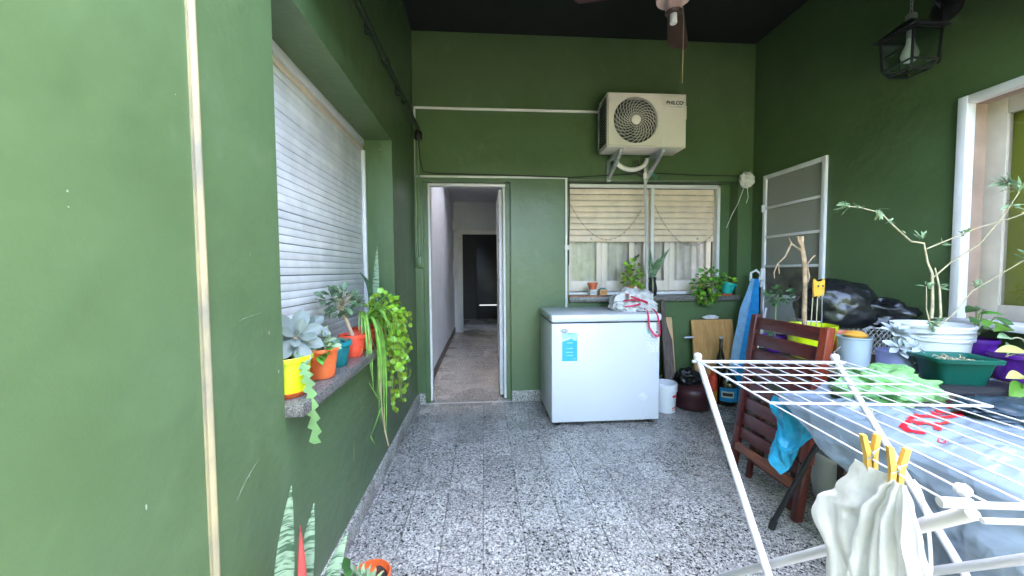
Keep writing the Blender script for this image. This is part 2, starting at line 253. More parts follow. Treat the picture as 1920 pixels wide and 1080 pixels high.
# ------------------------------------------------------------------ mesh helpers
class MB:
    def __init__(s): s.v = []; s.f = []
    def add(s, vs_, fs):
        o = len(s.v); s.v += [tuple(p) for p in vs_]; s.f += [tuple(i+o for i in f) for f in fs]; return s
    def box(s, x0, x1, y0, y1, z0, z1, bev=0.0, M=None):
        if bev <= 0:
            vs_ = [(x, y, z) for x in (x0, x1) for y in (y0, y1) for z in (z0, z1)]
            fs = [(0, 1, 3, 2), (4, 6, 7, 5), (0, 4, 5, 1), (2, 3, 7, 6), (0, 2, 6, 4), (1, 5, 7, 3)]
        else:
            bm = bmesh.new(); bmesh.ops.create_cube(bm, size=1)
            for v in bm.verts: v.co = Vector(((x0+x1)/2+v.co.x*(x1-x0), (y0+y1)/2+v.co.y*(y1-y0), (z0+z1)/2+v.co.z*(z1-z0)))
            bmesh.ops.bevel(bm, geom=list(bm.edges), offset=bev, segments=2, profile=.5, affect='EDGES')
            bm.verts.index_update(); vs_ = [v.co.copy() for v in bm.verts]; fs = [[v.index for v in f.verts] for f in bm.faces]; bm.free()
        if M is not None: vs_ = [M @ Vector(p) for p in vs_]
        return s.add(vs_, fs)
    def tube(s, pts, r, n=8, caps=True):
        pts = [Vector(p) for p in pts]; rs = r if isinstance(r, (list, tuple)) else [r]*len(pts); vs_ = []; fs = []
        prev = None
        for i, p in enumerate(pts):
            t = (pts[min(i+1, len(pts)-1)]-pts[max(i-1, 0)]).normalized()
            if prev is None:
                a = Vector((0, 0, 1)) if abs(t.z) < .9 else Vector((1, 0, 0)); nrm = t.cross(a).normalized()
            else:
                nrm = (prev-t*prev.dot(t)); nrm = nrm.normalized() if nrm.length > 1e-6 else t.orthogonal().normalized()
            prev = nrm; bi = t.cross(nrm)
            for k in range(n):
                a = 2*math.pi*k/n; vs_.append(p+(nrm*math.cos(a)+bi*math.sin(a))*rs[i])
        for i in range(len(pts)-1):
            for k in range(n): fs.append((i*n+k, i*n+(k+1) % n, (i+1)*n+(k+1) % n, (i+1)*n+k))
        if caps: fs.append(tuple(range(n))); fs.append(tuple(range((len(pts)-1)*n, len(pts)*n)))
        return s.add(vs_, fs)
    def lathe(s, prof, c=(0, 0, 0), n=28, sq=1.0, M=None):
        """prof: (radius, z) from bottom outside, up, and back down inside"""
        vs_ = []; fs = []; m = len(prof)
        for r, z in prof:
            for k in range(n):
                a = 2*math.pi*k/n; vs_.append(Vector((c[0]+r*math.cos(a), c[1]+r*math.sin(a)*sq, c[2]+z)))
        for i in range(m-1):
            for k in range(n): fs.append((i*n+k, i*n+(k+1) % n, (i+1)*n+(k+1) % n, (i+1)*n+k))
        if prof[0][0] > 1e-5: fs.append(tuple(range(n)))
        if prof[-1][0] > 1e-5: fs.append(tuple(range((m-1)*n, m*n)))
        if M is not None: vs_ = [M @ v for v in vs_]
        return s.add(vs_, fs)
    def grid(s, fn, nu, nv):
        vs_ = [fn(i/nu, j/nv) for i in range(nu+1) for j in range(nv+1)]
        fs = [(i*(nv+1)+j, (i+1)*(nv+1)+j, (i+1)*(nv+1)+j+1, i*(nv+1)+j+1) for i in range(nu) for j in range(nv)]
        return s.add(vs_, fs)
    def prism(s, poly, t0, t1, fn):
        """extrude a 2D polygon; fn(a, b, t) -> 3D"""
        n = len(poly); vs_ = [fn(a, b, t0) for a, b in poly]+[fn(a, b, t1) for a, b in poly]
        fs = [tuple(range(n)), tuple(range(n, 2*n))]+[(i, (i+1) % n, n+(i+1) % n, n+i) for i in range(n)]
        return s.add(vs_, fs)
    def mesh(s, name, off=(0, 0, 0), smooth=35, fix=True, solid=0.0):
        me = bpy.data.meshes.new(name); o = Vector(off); me.from_pydata([Vector(p)-o for p in s.v], [], s.f); me.update()
        bm = bmesh.new(); bm.from_mesh(me)
        if fix: bmesh.ops.recalc_face_normals(bm, faces=list(bm.faces))
        if solid: bmesh.ops.solidify(bm, geom=list(bm.faces), thickness=solid)
        bm.to_mesh(me); bm.free()
        if smooth:
            for p in me.polygons: p.use_smooth = True
            me.set_sharp_from_angle(angle=R(smooth))
        return me
    def build(s, name, material, parent=None, smooth=35, fix=True, solid=0.0, loc=None):
        off = loc if loc is not None else (WLOC[parent.name] if parent else (0, 0, 0))
        me = s.mesh(name, off, smooth, fix, solid); me.materials.append(material)
        return place(name, me, parent, off)
WLOC = {}
def place(name, me, parent, world_loc, Mrot=None):
    o = bpy.data.objects.new(name, me); COL.objects.link(o)
    pl = Vector(WLOC[parent.name]) if parent else Vector((0, 0, 0))
    if parent: o.parent = parent
    if Mrot is not None: o.matrix_local = Matrix.Translation(-pl) @ Mrot
    else: o.location = Vector(world_loc)-pl
    WLOC[o.name] = tuple(world_loc); return o
def tag(o, label=None, cat=None, group=None, kind=None):
    if label: o['label'] = label
    if cat: o['category'] = cat
    if group: o['group'] = group
    if kind: o['kind'] = kind
    return o
def thing(name, label, cat, loc, group=None):
    o = bpy.data.objects.new(name, None); COL.objects.link(o); o.location = loc; o.empty_display_size = .05; WLOC[o.name] = tuple(loc)
    return tag(o, label, cat, group)
def arc(c, r, a0, a1, n, ax=(1, 0, 0), ay=(0, 0, 1)):
    ax, ay, c = Vector(ax), Vector(ay), Vector(c)
    return [c+ax*r*math.cos(a0+(a1-a0)*i/n)+ay*r*math.sin(a0+(a1-a0)*i/n) for i in range(n+1)]
def bez(p0, p1, p2, p3, n=10):
    p0, p1, p2, p3 = map(Vector, (p0, p1, p2, p3)); o = []
    for i in range(n+1):
        t = i/n; u = 1-t; o.append(p0*u**3+p1*3*u*u*t+p2*3*u*t*t+p3*t**3)
    return o
def text_mesh(txt, size, extrude=.0008, bold=.0):
    c = bpy.data.curves.new('lettering', 'FONT'); c.body = txt; c.size = size; c.extrude = extrude; c.offset = bold; c.align_x = 'CENTER'; c.align_y = 'CENTER'
    o = bpy.data.objects.new('lettering', c); COL.objects.link(o); dg = bpy.context.evaluated_depsgraph_get(); dg.update()
    me = bpy.data.meshes.new_from_object(o.evaluated_get(dg)); bpy.data.objects.remove(o); return me
def frame_from(d, nrm):
    """matrix whose y axis is d and whose z axis is close to nrm"""
    y = Vector(d).normalized(); z = Vector(nrm); z = (z-y*z.dot(y))
    z = z.normalized() if z.length > 1e-5 else y.orthogonal().normalized(); x = y.cross(z)
    return Matrix(((x.x, y.x, z.x, 0), (x.y, y.y, z.y, 0), (x.z, y.z, z.z, 0), (0, 0, 0, 1)))
def leaf_mesh(name, prof, material, curl=.15, fold=.12, nseg=7):
    """unit-length leaf along +y; prof(t) half width"""
    m = MB(); vs_ = []; fs = []
    for i in range(nseg+1):
        t = i/nseg; w = prof(t); z = -curl*t*t
        for k in (-1, -.5, 0, .5, 1): vs_.append((k*w, t, z+fold*abs(k)*w*1.2))
    for i in range(nseg):
        for k in range(4): a = i*5+k; fs.append((a, a+1, a+6, a+5))
    m.add(vs_, fs); me = m.mesh(name, smooth=80, fix=False); me.materials.append(material); return me
def leaf(root, me, pos, d, nrm, size, name='leaf', w=1.0):
    return place(name, me, root, pos, Matrix.Translation(Vector(pos)) @ frame_from(d, nrm) @ Matrix.Diagonal((size*w, size, size, 1)))
def blade(root, pts, wid, material, nrm=(0, 0, 1), name='leaf', fold=.25, shape=None, thick=0.0):
    """long ribbon leaf along a curve"""
    pts = [Vector(p) for p in pts]; vs_ = []; fs = []; n = len(pts)
    for i, p in enumerate(pts):
        t = (pts[min(i+1, n-1)]-pts[max(i-1, 0)]).normalized(); s = t.cross(Vector(nrm))
        s = s.normalized() if s.length > 1e-4 else t.orthogonal().normalized(); u = s.cross(t)
        w = wid*(shape(i/(n-1)) if shape else (1-(i/(n-1))**3)*.95+.05)
        vs_ += [p-s*w+u*w*fold, p, p+s*w+u*w*fold]
    for i in range(n-1): a = i*3; fs += [(a, a+1, a+4, a+3), (a+1, a+2, a+5, a+4)]
    m = MB(); m.add(vs_, fs); return m.build(name, material, root, smooth=80, fix=False, solid=thick)
def pot_profile(r0, r1, h, rim=.008, rimh=.02, th=.004):
    return [(r0*.9, 0), (r0, .004), (r1, h-rimh), (r1+rim, h-rimh+.001), (r1+rim, h-.002), (r1+rim-.002, h), (r1+rim-th, h), (r1-th*.6, h-rimh), (r1-th*1.2-(r1-r0)*.12, h*.86)]
def pot(root, c, r0, r1, h, material, soil=True, name='pot', sq=1.0, rimh=.02):
    p = MB().lathe(pot_profile(r0, r1, h, rimh=rimh), c, 30, sq).build(name, material, root, smooth=40)
    if soil:
        z = c[2]+h*.86; rr = r1-(r1-r0)*.14-.003; vs_ = [(c[0], c[1], z+.006)]
        for ring in (.5, 1):
            for k in range(20): a = k*math.pi/10; vs_.append((c[0]+rr*ring*math.cos(a), c[1]+rr*ring*math.sin(a)*sq, z+random.uniform(-.004, .006)))
        fs = [(0, 1+k, 1+(k+1) % 20) for k in range(20)]+[(1+k, 21+k, 21+(k+1) % 20, 1+(k+1) % 20) for k in range(20)]
        MB().add(vs_, fs).build('soil', SOIL, root, smooth=60)
    return p
def saucer(root, c, r, material, h=.018):
    return MB().lathe([(r*.8, 0), (r, h), (r-.004, h), (r*.78, .006), (0, .006)], c, 28).build('saucer', material, root)
def crumple(c, size, seed, amp=.25, freq=3.0, nu=48, nv=28, flat=True, ridged=True):
    """lump of crumpled film"""
    m = MB(); c = Vector(c); sx, sy, sz = size
    def fn(u, v):
        a = 2*math.pi*u; th = math.pi*v; d = Vector((math.sin(th)*math.cos(a), math.sin(th)*math.sin(a), math.cos(th)))
        q = d*freq+Vector((seed*3.1, seed*1.7, seed)); n = noise.fractal(q, .9, 2.1, 4)
        if ridged: n = .5-abs(noise.noise(q*.8))*1.6+.35*n
        k = 1+amp*n; p = Vector((d.x*sx*k, d.y*sy*k, d.z*sz*k))
        if flat and p.z < -sz*.55: p.z = -sz*.55
        return c+p+Vector((0, 0, sz*.55))
    m.grid(fn, nu, nv); return m

# ================================================================== SETTING
XL, XR, YB, ZC = -.653, 2.742, 3.72, 3.55
Y0 = -6.0            # far wall of the open yard behind the camera
YR = 1.52            # edge of the roof
# floor: slab with terrazzo tiles laid on it
floor = tag(MB().box(-2.4, 5.0, Y0, 10.4, -.2, -.012).build('floor', GROUT, smooth=0), kind='structure')
T = .2; tm = MB().box(-T/2+.0014, T/2-.0014, -T/2+.0014, T/2-.0014, -.012, 0, .0012).mesh('tile', smooth=20); tm.materials.append(TERR)
rest = MB(); nt_ = 0
random.seed(3)
ix = range(-4, 15); cells = []
for j in range(-32, 53):
    for i in ix:
        x, y = -.015+T*(i+.5), 1.633+T*(j+.5)-.8
        if y > YB+.02 and not (-.75 < x < .55): continue
        if x < XL-.1 or x > XR+.1: continue
        near = (1.25 < y < YB+.1 and x < 2.3)
        cells.append((0 if near else 1, y, x))
for k, y, x in cells:
    if k == 0 and nt_ < 290:
        o = place('tile', tm, floor, (x, y, 0)); nt_ += 1; o.rotation_euler = (random.uniform(-.0012, .0012), random.uniform(-.0012, .0012), 0)
    else: rest.box(x-T/2+.001, x+T/2-.001, y-T/2+.001, y+T/2-.001, -.012, 0)
tag(rest.build('tile', TERR, floor, smooth=0), kind='stuff')
# threshold strip at the passage door
MB().box(-.60, .30, YB-.012, YB+.012, -.01, .004).build('threshold_strip', mat('threshold', (.5, .5, .48), .6), floor)

SKY0, SKY1 = 4.8, 6.1      # unseen light well added over the passage to brighten it
cm = MB(); cm.box(-2.4, 5.0, YR, SKY0-.101, ZC, ZC+.2); cm.box(-2.4, 5.0, SKY1+.101, 10.8, ZC, ZC+.2); cm.box(-2.4, -.721, SKY0-.101, SKY1+.101, ZC, ZC+.2); cm.box(.541, 5.0, SKY0-.101, SKY1+.101, ZC, ZC+.2)
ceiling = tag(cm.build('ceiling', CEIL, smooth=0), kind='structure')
MB().box(-.652, 2.741, YR-.15, YR, 2.46, ZC+.2).build('shade_beam', GREEN, ceiling, smooth=0)  # unseen beam added under the roof edge to shade the upper walls

# ---- left wall with the big window
wl_ = thing('wall_left', 'long green painted wall with the wide white shuttered window', 'wall', (XL, 2.0, 0))
WY0, WY1, WZ0, WZ1 = 1.276, 2.845, .822, 2.245
m = MB(); m.box(XL-.3, XL, Y0, WY0, 0, ZC); m.box(XL-.3, XL, WY1, YB+.3, 0, ZC); m.box(XL-.3, XL, WY0, WY1, 0, WZ0); m.box(XL-.3, XL, WY0, WY1, WZ1, ZC)
m.build('plaster', GREEN, wl_, smooth=0)
m = MB()
y = -.2
while y < YB-.01:
    y1 = min(y+.4, YB); m = MB().box(XL, XL+.016, y+.001, y1-.001, 0, .108, .003)
    if y1 > 1.2: m.build('skirting_tile', TERR_SK, wl_)
    y = y1
MB().box(XL-.21, XL+.058, WY0-.0, WY1, WZ0, WZ0+.043, .004).build('window_sill', GRANITE, wl_)
sh = MB().box(XL-.235, XL-.222, WY0, WY1, WZ0+.043, WZ1).build('roller_shutter', SHUTGAP, wl_, smooth=0)
pitch = .0345; sm = MB()
sm.box(-.006, .006, -(WY1-WY0)/2+.05, (WY1-WY0)/2-.032, .0010, pitch-.0010, .0022)
sme = sm.mesh('slat', smooth=40); sme.materials.append(SHUT)
z = WZ0+.043; k = 0; random.seed(8)
while z+pitch < WZ1-.075:
    o = place('slat', sme, sh, (XL-.213+random.uniform(-.0012, .0012), (WY0+WY1)/2, z)); z += pitch+(.0022 if k % 4 == 3 else 0); k += 1
MB().box(XL-.225, XL-.200, WY0, WY1, z+.004, z+.034, .003).build('head_rail', CREAM, sh)
MB().box(XL-.225, XL-.192, WY0, WY1, z+.038, WZ1, .003).build('shutter_box', WFRAME, sh)
MB().box(XL-.222, XL-.185, WY1-.03, WY1-.001, WZ0+.043, z+.003, .003).build('guide_rail', WFRAME, sh)
MB().box(XL-.222, XL-.185, WY0+.001, WY0+.03, WZ0+.043, z+.003, .003).build('guide_rail', WFRAME, sh)

# ---- back wall: passage door, window
wb = thing('wall_back', 'green painted back wall with a door opening and a wide window', 'wall', (1.0, YB, 0))
DX0, DX1, DZ = -.575, .268, 2.158
BX0, BX1, BZ0, BZ1 = .842, 2.589, .985, 2.190
m = MB(); yb = YB+.2
m.box(XL, DX0, YB, yb, 0, ZC); m.box(DX0, DX1, YB, yb, DZ, ZC); m.box(DX1, BX0, YB, yb, 0, ZC); m.box(BX0, BX1, YB, yb, 0, BZ0); m.box(BX0, BX1, YB, yb, BZ1, ZC); m.box(BX1, XR, YB, yb, 0, ZC)
m.build('plaster', GREEN, wb, smooth=0)
for a, b in ((XL+.016, DX0), (DX1, .55), (.55, .95), (.95, 1.35), (1.35, 1.75), (1.75, 2.15), (2.15, 2.55), (2.55, XR)):
    MB().box(a+.001, b-.001, YB-.016, YB, 0, .108, .003).build('skirting_tile', TERR_SK, wb)
# door frame (white, worn) and the open door leaf seen edge-on
m2 = MB(); m2.box(DX0, DX0+.04, YB+.03, yb, 0, DZ); m2.box(DX1-.048, DX1, YB+.06, yb, 0, DZ)
m2.build('door_reveal', GREEN, wb, smooth=0)
df = MB(); df.box(DX0+.0405, DX0+.062, YB+.05, YB+.13, 0.012, DZ-.031, .003); df.box(DX1-.072, DX1-.0485, YB+.07, YB+.14, 0.012, DZ-.031, .003); df.box(DX0+.0405, DX1-.0485, YB+.06, YB+.135, DZ-.030, DZ-.004, .003)
dfo = df.build('door_frame', WFRAME, wb)
dl = MB().box(.158, .194, YB+.15, YB+.82, .02, DZ-.04, .003).build('door_leaf', WFRAME, wb)
for zz in (.35, .8, 1.2, 1.6, 1.95): MB().tube([(.155, YB+.146, zz-.02), (.155, YB+.146, zz+.02)], .006).build('hinge', GALV, dl)
# window: white outer frame, cream roller shutter half down, cream casements with net curtains
yw = YB+.13
win = MB(); ft = .030
win.box(BX0+.001, BX0+.012, yw, yw+.05, BZ0+.03, BZ1-.012, .002); win.box(BX1-.135, BX1-.105, yw, yw+.05, BZ0+.03, BZ1-.012, .002)
win.box(BX0+.012, BX1-.105, yw, yw+.05, BZ1-.045, BZ1-.012, .002); win.box(BX0+.012, BX1-.105, yw-.01, yw+.05, BZ0+.055, BZ0+.085, .002)
wob = win.build('window', WFRAME, wb)
MB().box(1.735, 1.768, yw-.004, yw+.046, BZ0+.085, BZ1-.047, .002).build('mullion', WFRAME, wob)
MB().box(BX1-.105, BX1-.001, yw+.004, yw+.06, BZ0, BZ1).build('window_reveal', GREEN, wb, smooth=0)
sl = MB().box(-.79, .79, -.006, .006, .001, .0575, .005).mesh('slat', smooth=40); sl.materials.append(CREAM)
for k in range(8): place('slat', sl, wob, (1.66, yw+.066+(k % 2)*.001, BZ1-.045-.0605*(k+1)))
MB().box(.87, 2.45, yw+.056, yw+.078, BZ1-.045-.0605*8-.068, BZ1-.045-.0605*8-.004, .004).build('bottom_slat', CREAM, wob)
for xx in (1.12, 2.27): MB().lathe([(.012, 0), (.012, .004), (.006, .006)], (0, 0, 0), 12, M=Matrix.Translation((xx, yw+.056, BZ1-.045-.0605*8-.036)) @ Matrix.Rotation(R(90), 4, 'X')).build('shutter_stop', GALV, wob)
MB().box(2.452, 2.482, yw+.052, yw+.075, BZ0+.09, BZ1-.05, .003).build('guide_rail', CASEM, wob)
for a, b in ((.860, 1.245), (1.247, 1.60), (1.70, 1.985), (1.987, 2.45)):
    c = MB(); y0, y1 = yw+.10, yw+.135; s = .055; zt, zb = BZ1-.3, BZ0+.09
    c.box(a, a+s, y0, y1, zb, zt, .003); c.box(b-s, b, y0, y1, zb, zt, .003); c.box(a+s, b-s, y0, y1, zb, zb+.11, .003)
    co = c.build('casement', CASEM, wob)
    MB().box(a+s-.002, b-s+.002, y0+.015, y0+.018, zb+.108, zt).build('pane', GLASS, co, smooth=0)
cu = MB()
def cfn(u, v):
    x = .86+u*1.60; return (x, yw+.165+.012*math.sin(x*75)+.008*math.sin(x*31+v*2), BZ0+.06+v*(BZ1-BZ0-.15))
cu.grid(lambda u, v: cfn(u*.985, v), 150, 4); cu.build('net_curtain', CURT, wob, smooth=80, fix=False)
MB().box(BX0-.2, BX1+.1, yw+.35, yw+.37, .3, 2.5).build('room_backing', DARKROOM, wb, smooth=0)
MB().box(BX0-.004, BX1+.01, YB-.05, yw+.02, BZ0, BZ0+.048, .004).build('window_sill', GRANITE, wb)

# ---- right wall: metal glazed door, window with white frame
wr = thing('wall_right', 'shaded green wall with a metal door and a white framed window', 'wall', (XR, 2.0, 0))
RD0, RD1, RDZ = 2.868, 3.55, 2.20
RW0, RW1, RZ0, RZ1 = .65, 2.025, .992, 2.265
m = MB()
m.box(XR, XR+.25, Y0, RW0, 0, ZC); m.box(XR, XR+.25, RW0, RW1, 0, RZ0); m.box(XR, XR+.25, RW0, RW1, RZ1, ZC); m.box(XR, XR+.25, RW1, RD0, 0, ZC); m.box(XR, XR+.25, RD0, RD1, RDZ, ZC); m.box(XR, XR+.25, RD1, YB+.2, 0, ZC)
m.build('plaster', GREEN, wr, smooth=0)
for a, b in ((1.8, 2.2), (2.2, 2.6), (2.6, 2.868), (3.55, 3.70)): MB().box(XR-.016, XR, a+.001, b-.001, 0, .108, .003).build('skirting_tile', TERR_SK, wr)
s = .038; d = MB(); x0, x1 = XR-.022, XR+.02
d.box(x0, x1, RD0, RD0+s, 0, RDZ, .003); d.box(x0, x1, RD1-s, RD1, 0, RDZ, .003)
d.box(x0+.002, x1, RD0+s, RD1-s, RDZ-s, RDZ, .003)
for zz in (1.885, 1.605, 1.325): d.box(x0+.004, x1, RD0+s, RD1-s, zz-.012, zz+.012, .003)
d.box(x0+.002, x1, RD0+s, RD1-s, 1.03, 1.06, .003); d.box(x0+.002, x1, RD0+s, RD1-s, .0, .08, .003)
do = d.build('metal_door', WFRAME, wr)
zs = [1.06, 1.313, 1.593, 1.873, RDZ-s]; prev = 1.06
for k, (a, b) in enumerate(((1.06, 1.313), (1.337, 1.593), (1.617, 1.873), (1.897, RDZ-s))):
    MB().box(XR-.004, XR+.002, RD0+s-.002, RD1-s+.002, a-.002, b+.002).build('pane', FROSTD if k == 0 else FROST, do, smooth=0)
MB().box(XR-.010, XR+.002, RD0+s-.002, RD1-s+.002, .078, 1.032).build('door_panel', GREYPANEL, do, smooth=0)
MB().box(XR-.045, XR-.022, RD1-.03, RD1-.008, 1.12, 1.22, .004).build('hinge', WFRAME, do)
MB().box(XR-.045, XR-.022, RD1-.03, RD1-.008, 1.85, 1.92, .004).build('hinge', WFRAME, do)
MB().box(XR-.035, XR-.022, RD0+.05, RD0+.09, .93, 1.0, .003).build('lock', BLACKP, do)
# window
w = MB(); fw = .045; x0, x1 = XR-.028, XR+.03
w.box(x0, x1, RW1-fw, RW1, RZ0+.015, RZ1, .004); w.box(x0, x1, RW0, RW0+fw, RZ0+.015, RZ1, .004); w.box(x0+.002, x1, RW0+fw, RW1-fw, RZ1-fw, RZ1, .004)
wo_ = w.build('window', WFRAME, wr)
MB().box(XR-.085, XR+.16, RW0-.03, RW1+.03, RZ0-.022, RZ0+.014, .004).build('window_sill', WFRAME, wr)
j = MB(); j.box(XR+.03, XR+.10, RW1-fw-.0, RW1-.002, RZ0+.014, RZ1-.002); j.box(XR+.03, XR+.10, RW0+.002, RW1-fw, RZ1-fw, RZ1-.002); j.build('jamb', BROWNJ, wo_, smooth=0)
c = MB(); c.box(XR+.10, XR+.14, RW1-fw-.085, RW1-.002, RZ0+.014, RZ1-.002, .004); c.box(XR+.10, XR+.14, RW0+.002, RW1-fw-.085, RZ1-.13, RZ1-.002, .004); c.box(XR+.10, XR+.14, RW0+.002, RW1-fw-.085, RZ0+.014, RZ0+.10, .004)
c.build('casement', BEIGE, wo_)
MB().box(XR+.118, XR+.121, RW0, RW1-fw-.084, RZ0+.09, RZ1-.125).build('pane', GLASS, wo_, smooth=0)
MB().box(XR+.17, XR+.18, RW0-.1, RW1, RZ0, RZ1).build('blind', YGCURT, wo_, smooth=0)

# ---- passage behind the door
pg = thing('passage', 'white walled passage behind the door opening with an inner doorway', 'passage', (-.1, 6.0, 0))
PY0, PY1, PXL, PXR, PZ = yb+.001, 8.1, -.62, .44, 2.75
m = MB(); m.box(PXL-.1, PXL, PY0, PY1, 0, PZ); m.box(PXR, PXR+.1, PY0, PY1, 0, PZ)
m.box(PXL, -.47, PY1, PY1+.15, 0, PZ); m.box(.32, PXR, PY1, PY1+.15, 0, PZ); m.box(-.47, .32, PY1, PY1+.15, 2.10, PZ); m.build('plaster', WHITEW, pg, smooth=0)
MB().box(PXL-.1, PXR+.1, PY0, SKY0, PZ, PZ+.1).build('passage_ceiling', WHITEW, pg, smooth=0); MB().box(PXL-.1, PXR+.1, SKY1, PY1+.15, PZ, PZ+.1).build('passage_ceiling', WHITEW, pg, smooth=0)
m = MB(); m.box(PXL-.1, PXL, SKY0, SKY1, PZ, 5.2); m.box(PXR, PXR+.1, SKY0, SKY1, PZ, 5.2); m.box(PXL-.1, PXR+.1, SKY0-.1, SKY0, PZ+.1, 5.2); m.box(PXL-.1, PXR+.1, SKY1, SKY1+.1, PZ+.1, 5.2); m.build('added_light_well', WHITEW, pg, smooth=0)
sk = MB(); sk.box(PXL, PXL+.012, PY0+.01, PY1, 0, .11); sk.box(PXR-.012, PXR, PY0+.01, PY1, 0, .11); sk.build('skirting', mat('dark_skirting', (.08, .07, .065), .6), pg, smooth=0)
f_ = MB(); f_.box(-.53, -.44, PY1-.03, PY1+.05, 0, 2.16, .005); f_.box(.29, .37, PY1-.03, PY1+.05, 0, 2.16, .005); f_.box(-.44, .29, PY1-.028, PY1+.05, 2.07, 2.155, .005); f_.build('inner_door_frame', WFRAME, pg)
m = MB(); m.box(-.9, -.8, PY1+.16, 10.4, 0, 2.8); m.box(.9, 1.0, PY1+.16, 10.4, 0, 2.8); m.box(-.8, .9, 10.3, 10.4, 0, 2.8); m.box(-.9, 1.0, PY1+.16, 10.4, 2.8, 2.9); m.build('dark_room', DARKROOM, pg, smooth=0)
bd = MB().box(-.20, .52, 10.24, 10.29, .02, 2.1, .004).build('far_door', BLACKP, pg); MB().box(-.12, .40, 10.225, 10.238, .36, .39).build('letter_slot', SLIT, bd, smooth=0)
MB().lathe([(.02, 0), (.02, .01), (.012, .016)], (0, 0, 0), 12, M=Matrix.Translation((.38, 10.24, 1.25)) @ Matrix.Rotation(R(90), 4, 'X')).build('handle', GALV, bd)
pp = MB(); pp.tube([(-.59, 5.2, 2.74), (-.60, 7.2, 2.5), (-.60, 7.85, 2.35), (-.60, 7.9, 1.5)], .012); pp.build('cable_pipe', WFRAME, pg)
MB().box(-.619, -.55, 7.8, 7.9, 2.12, 2.28, .005).build('junction_box', WFRAME, pg)
MB().box(-.619, -.58, 7.82, 7.9, 1.2, 1.5, .005).build('trunking', WFRAME, pg)

# ---- the yard behind the camera
yr = tag(MB().box(-.95, 3.05, Y0-.25, Y0, 0, 2.0).build('wall_rear', GREEN, smooth=0), 'green plastered yard wall facing the covered patio', 'wall')

# ================================================================== FIXTURES ON THE WALLS
# cream conduit on the near stretch of the left wall
m = MB(); m.grid(lambda u, v: (XL+.002+.010*math.sin(math.pi*v), .921+.021*v+.004*math.sin(u*5), u*3.4), 24, 6)
m.box(XL, XL+.004, .919, .944, 0, 3.4)
tag(m.build('conduit', CONDUIT, smooth=60), 'upright cream plastic conduit strip on the green wall before the shuttered window', 'conduit')
# chipped spots and scratches on the near wall, where the plaster shows through
CHIP = mat('bare_plaster', (.36, .42, .32), .9, var=.1, scale=40); random.seed(44)
for (yy, zz, r_, el) in ((.655, 1.43, .0035, 1.4), (.655, 1.405, .003, 1), (.762, .85, .004, 2.6), (1.20, 1.115, .005, 2.4), (1.19, 1.12, .0025, 1), (1.245, .985, .007, 1.7), (1.08, .735, .003, 2.2), (.88, 1.68, .0025, 1), (1.12, 1.35, .0028, 1.2), (.72, .62, .003, 1.5), (1.5, .66, .0035, 1), (1.9, .55, .003, 1.4), (2.3, .30, .0035, 1.2), (1.62, .36, .004, 1.6)):
    n = 9; r_ *= .6; MB().add([(XL+.0009, yy+r_*math.cos(2*math.pi*k/n)*random.uniform(.6, 1.2), zz+r_*el*math.sin(2*math.pi*k/n)*random.uniform(.6, 1.2)) for k in range(n)], [tuple(range(n))]).build('paint_chip', CHIP, wl_, smooth=0)
for pts in (((XL+.001, 1.02, .70), (XL+.001, 1.06, .735), (XL+.001, 1.10, .755), (XL+.001, 1.13, .76)), ((XL+.001, 1.06, 1.17), (XL+.001, 1.10, 1.18), (XL+.001, 1.14, 1.175), (XL+.001, 1.16, 1.185)), ((XL+.001, 1.9, .35), (XL+.001, 1.9, .40), (XL+.001, 1.91, .43), (XL+.001, 1.91, .46))): MB().tube(bez(*pts, 8), [.0001, .0004, .0004, .0002, .0005, .0002, .0004, .0002, .0001], 4).build('scratch', CHIP, wl_)
# dark green pipe along the left wall above the window
t = thing('wall_pipe', 'dark green painted pipe running along the wall above the shuttered window', 'pipe', (XL, 2.0, 2.66))
MB().tube([(XL+.03, 1.2, 2.653), (XL+.03, 2.4, 2.668), (XL+.03, 3.55, 2.682), (XL+.035, 3.66, 2.675), (XL+.05, 3.69, 2.64), (XL+.055, 3.695, 2.55)], .017, 10).build('pipe', PIPEG, t)
for yy in (1.95, 2.6, 3.2): MB().tube([(XL+.03, yy-.02, 2.662+.008*(yy-1.9)), (XL+.03, yy+.02, 2.662+.008*(yy-1.9))], .024, 10).build('collar', PIPEG, t)
for yy in (2.25, 3.0): MB().box(XL, XL+.03, yy-.012, yy+.012, 2.63, 2.70, .004).build('clip', PIPEG, t)
MB().lathe([(.035, 0), (.04, .02), (.04, .06), (.03, .08)], (XL+.055, 3.68, 2.53), 14).build('end_cap', BLACKP, t)
t = thing('downpipe', 'pair of thin green conduits running down into a small square box beside the passage door', 'conduit', (XL+.06, YB, 1.33))
for xx in (-.632, -.606): MB().tube([(xx, YB-.018, 2.53), (xx, YB-.018, 1.44)], .009, 8).build('tube', mat('pale_green_tube', (.20, .28, .15), .45), t)
MB().box(-.645, -.588, YB-.045, YB, 1.335, 1.44, .004).build('junction_box', GREEN, t)
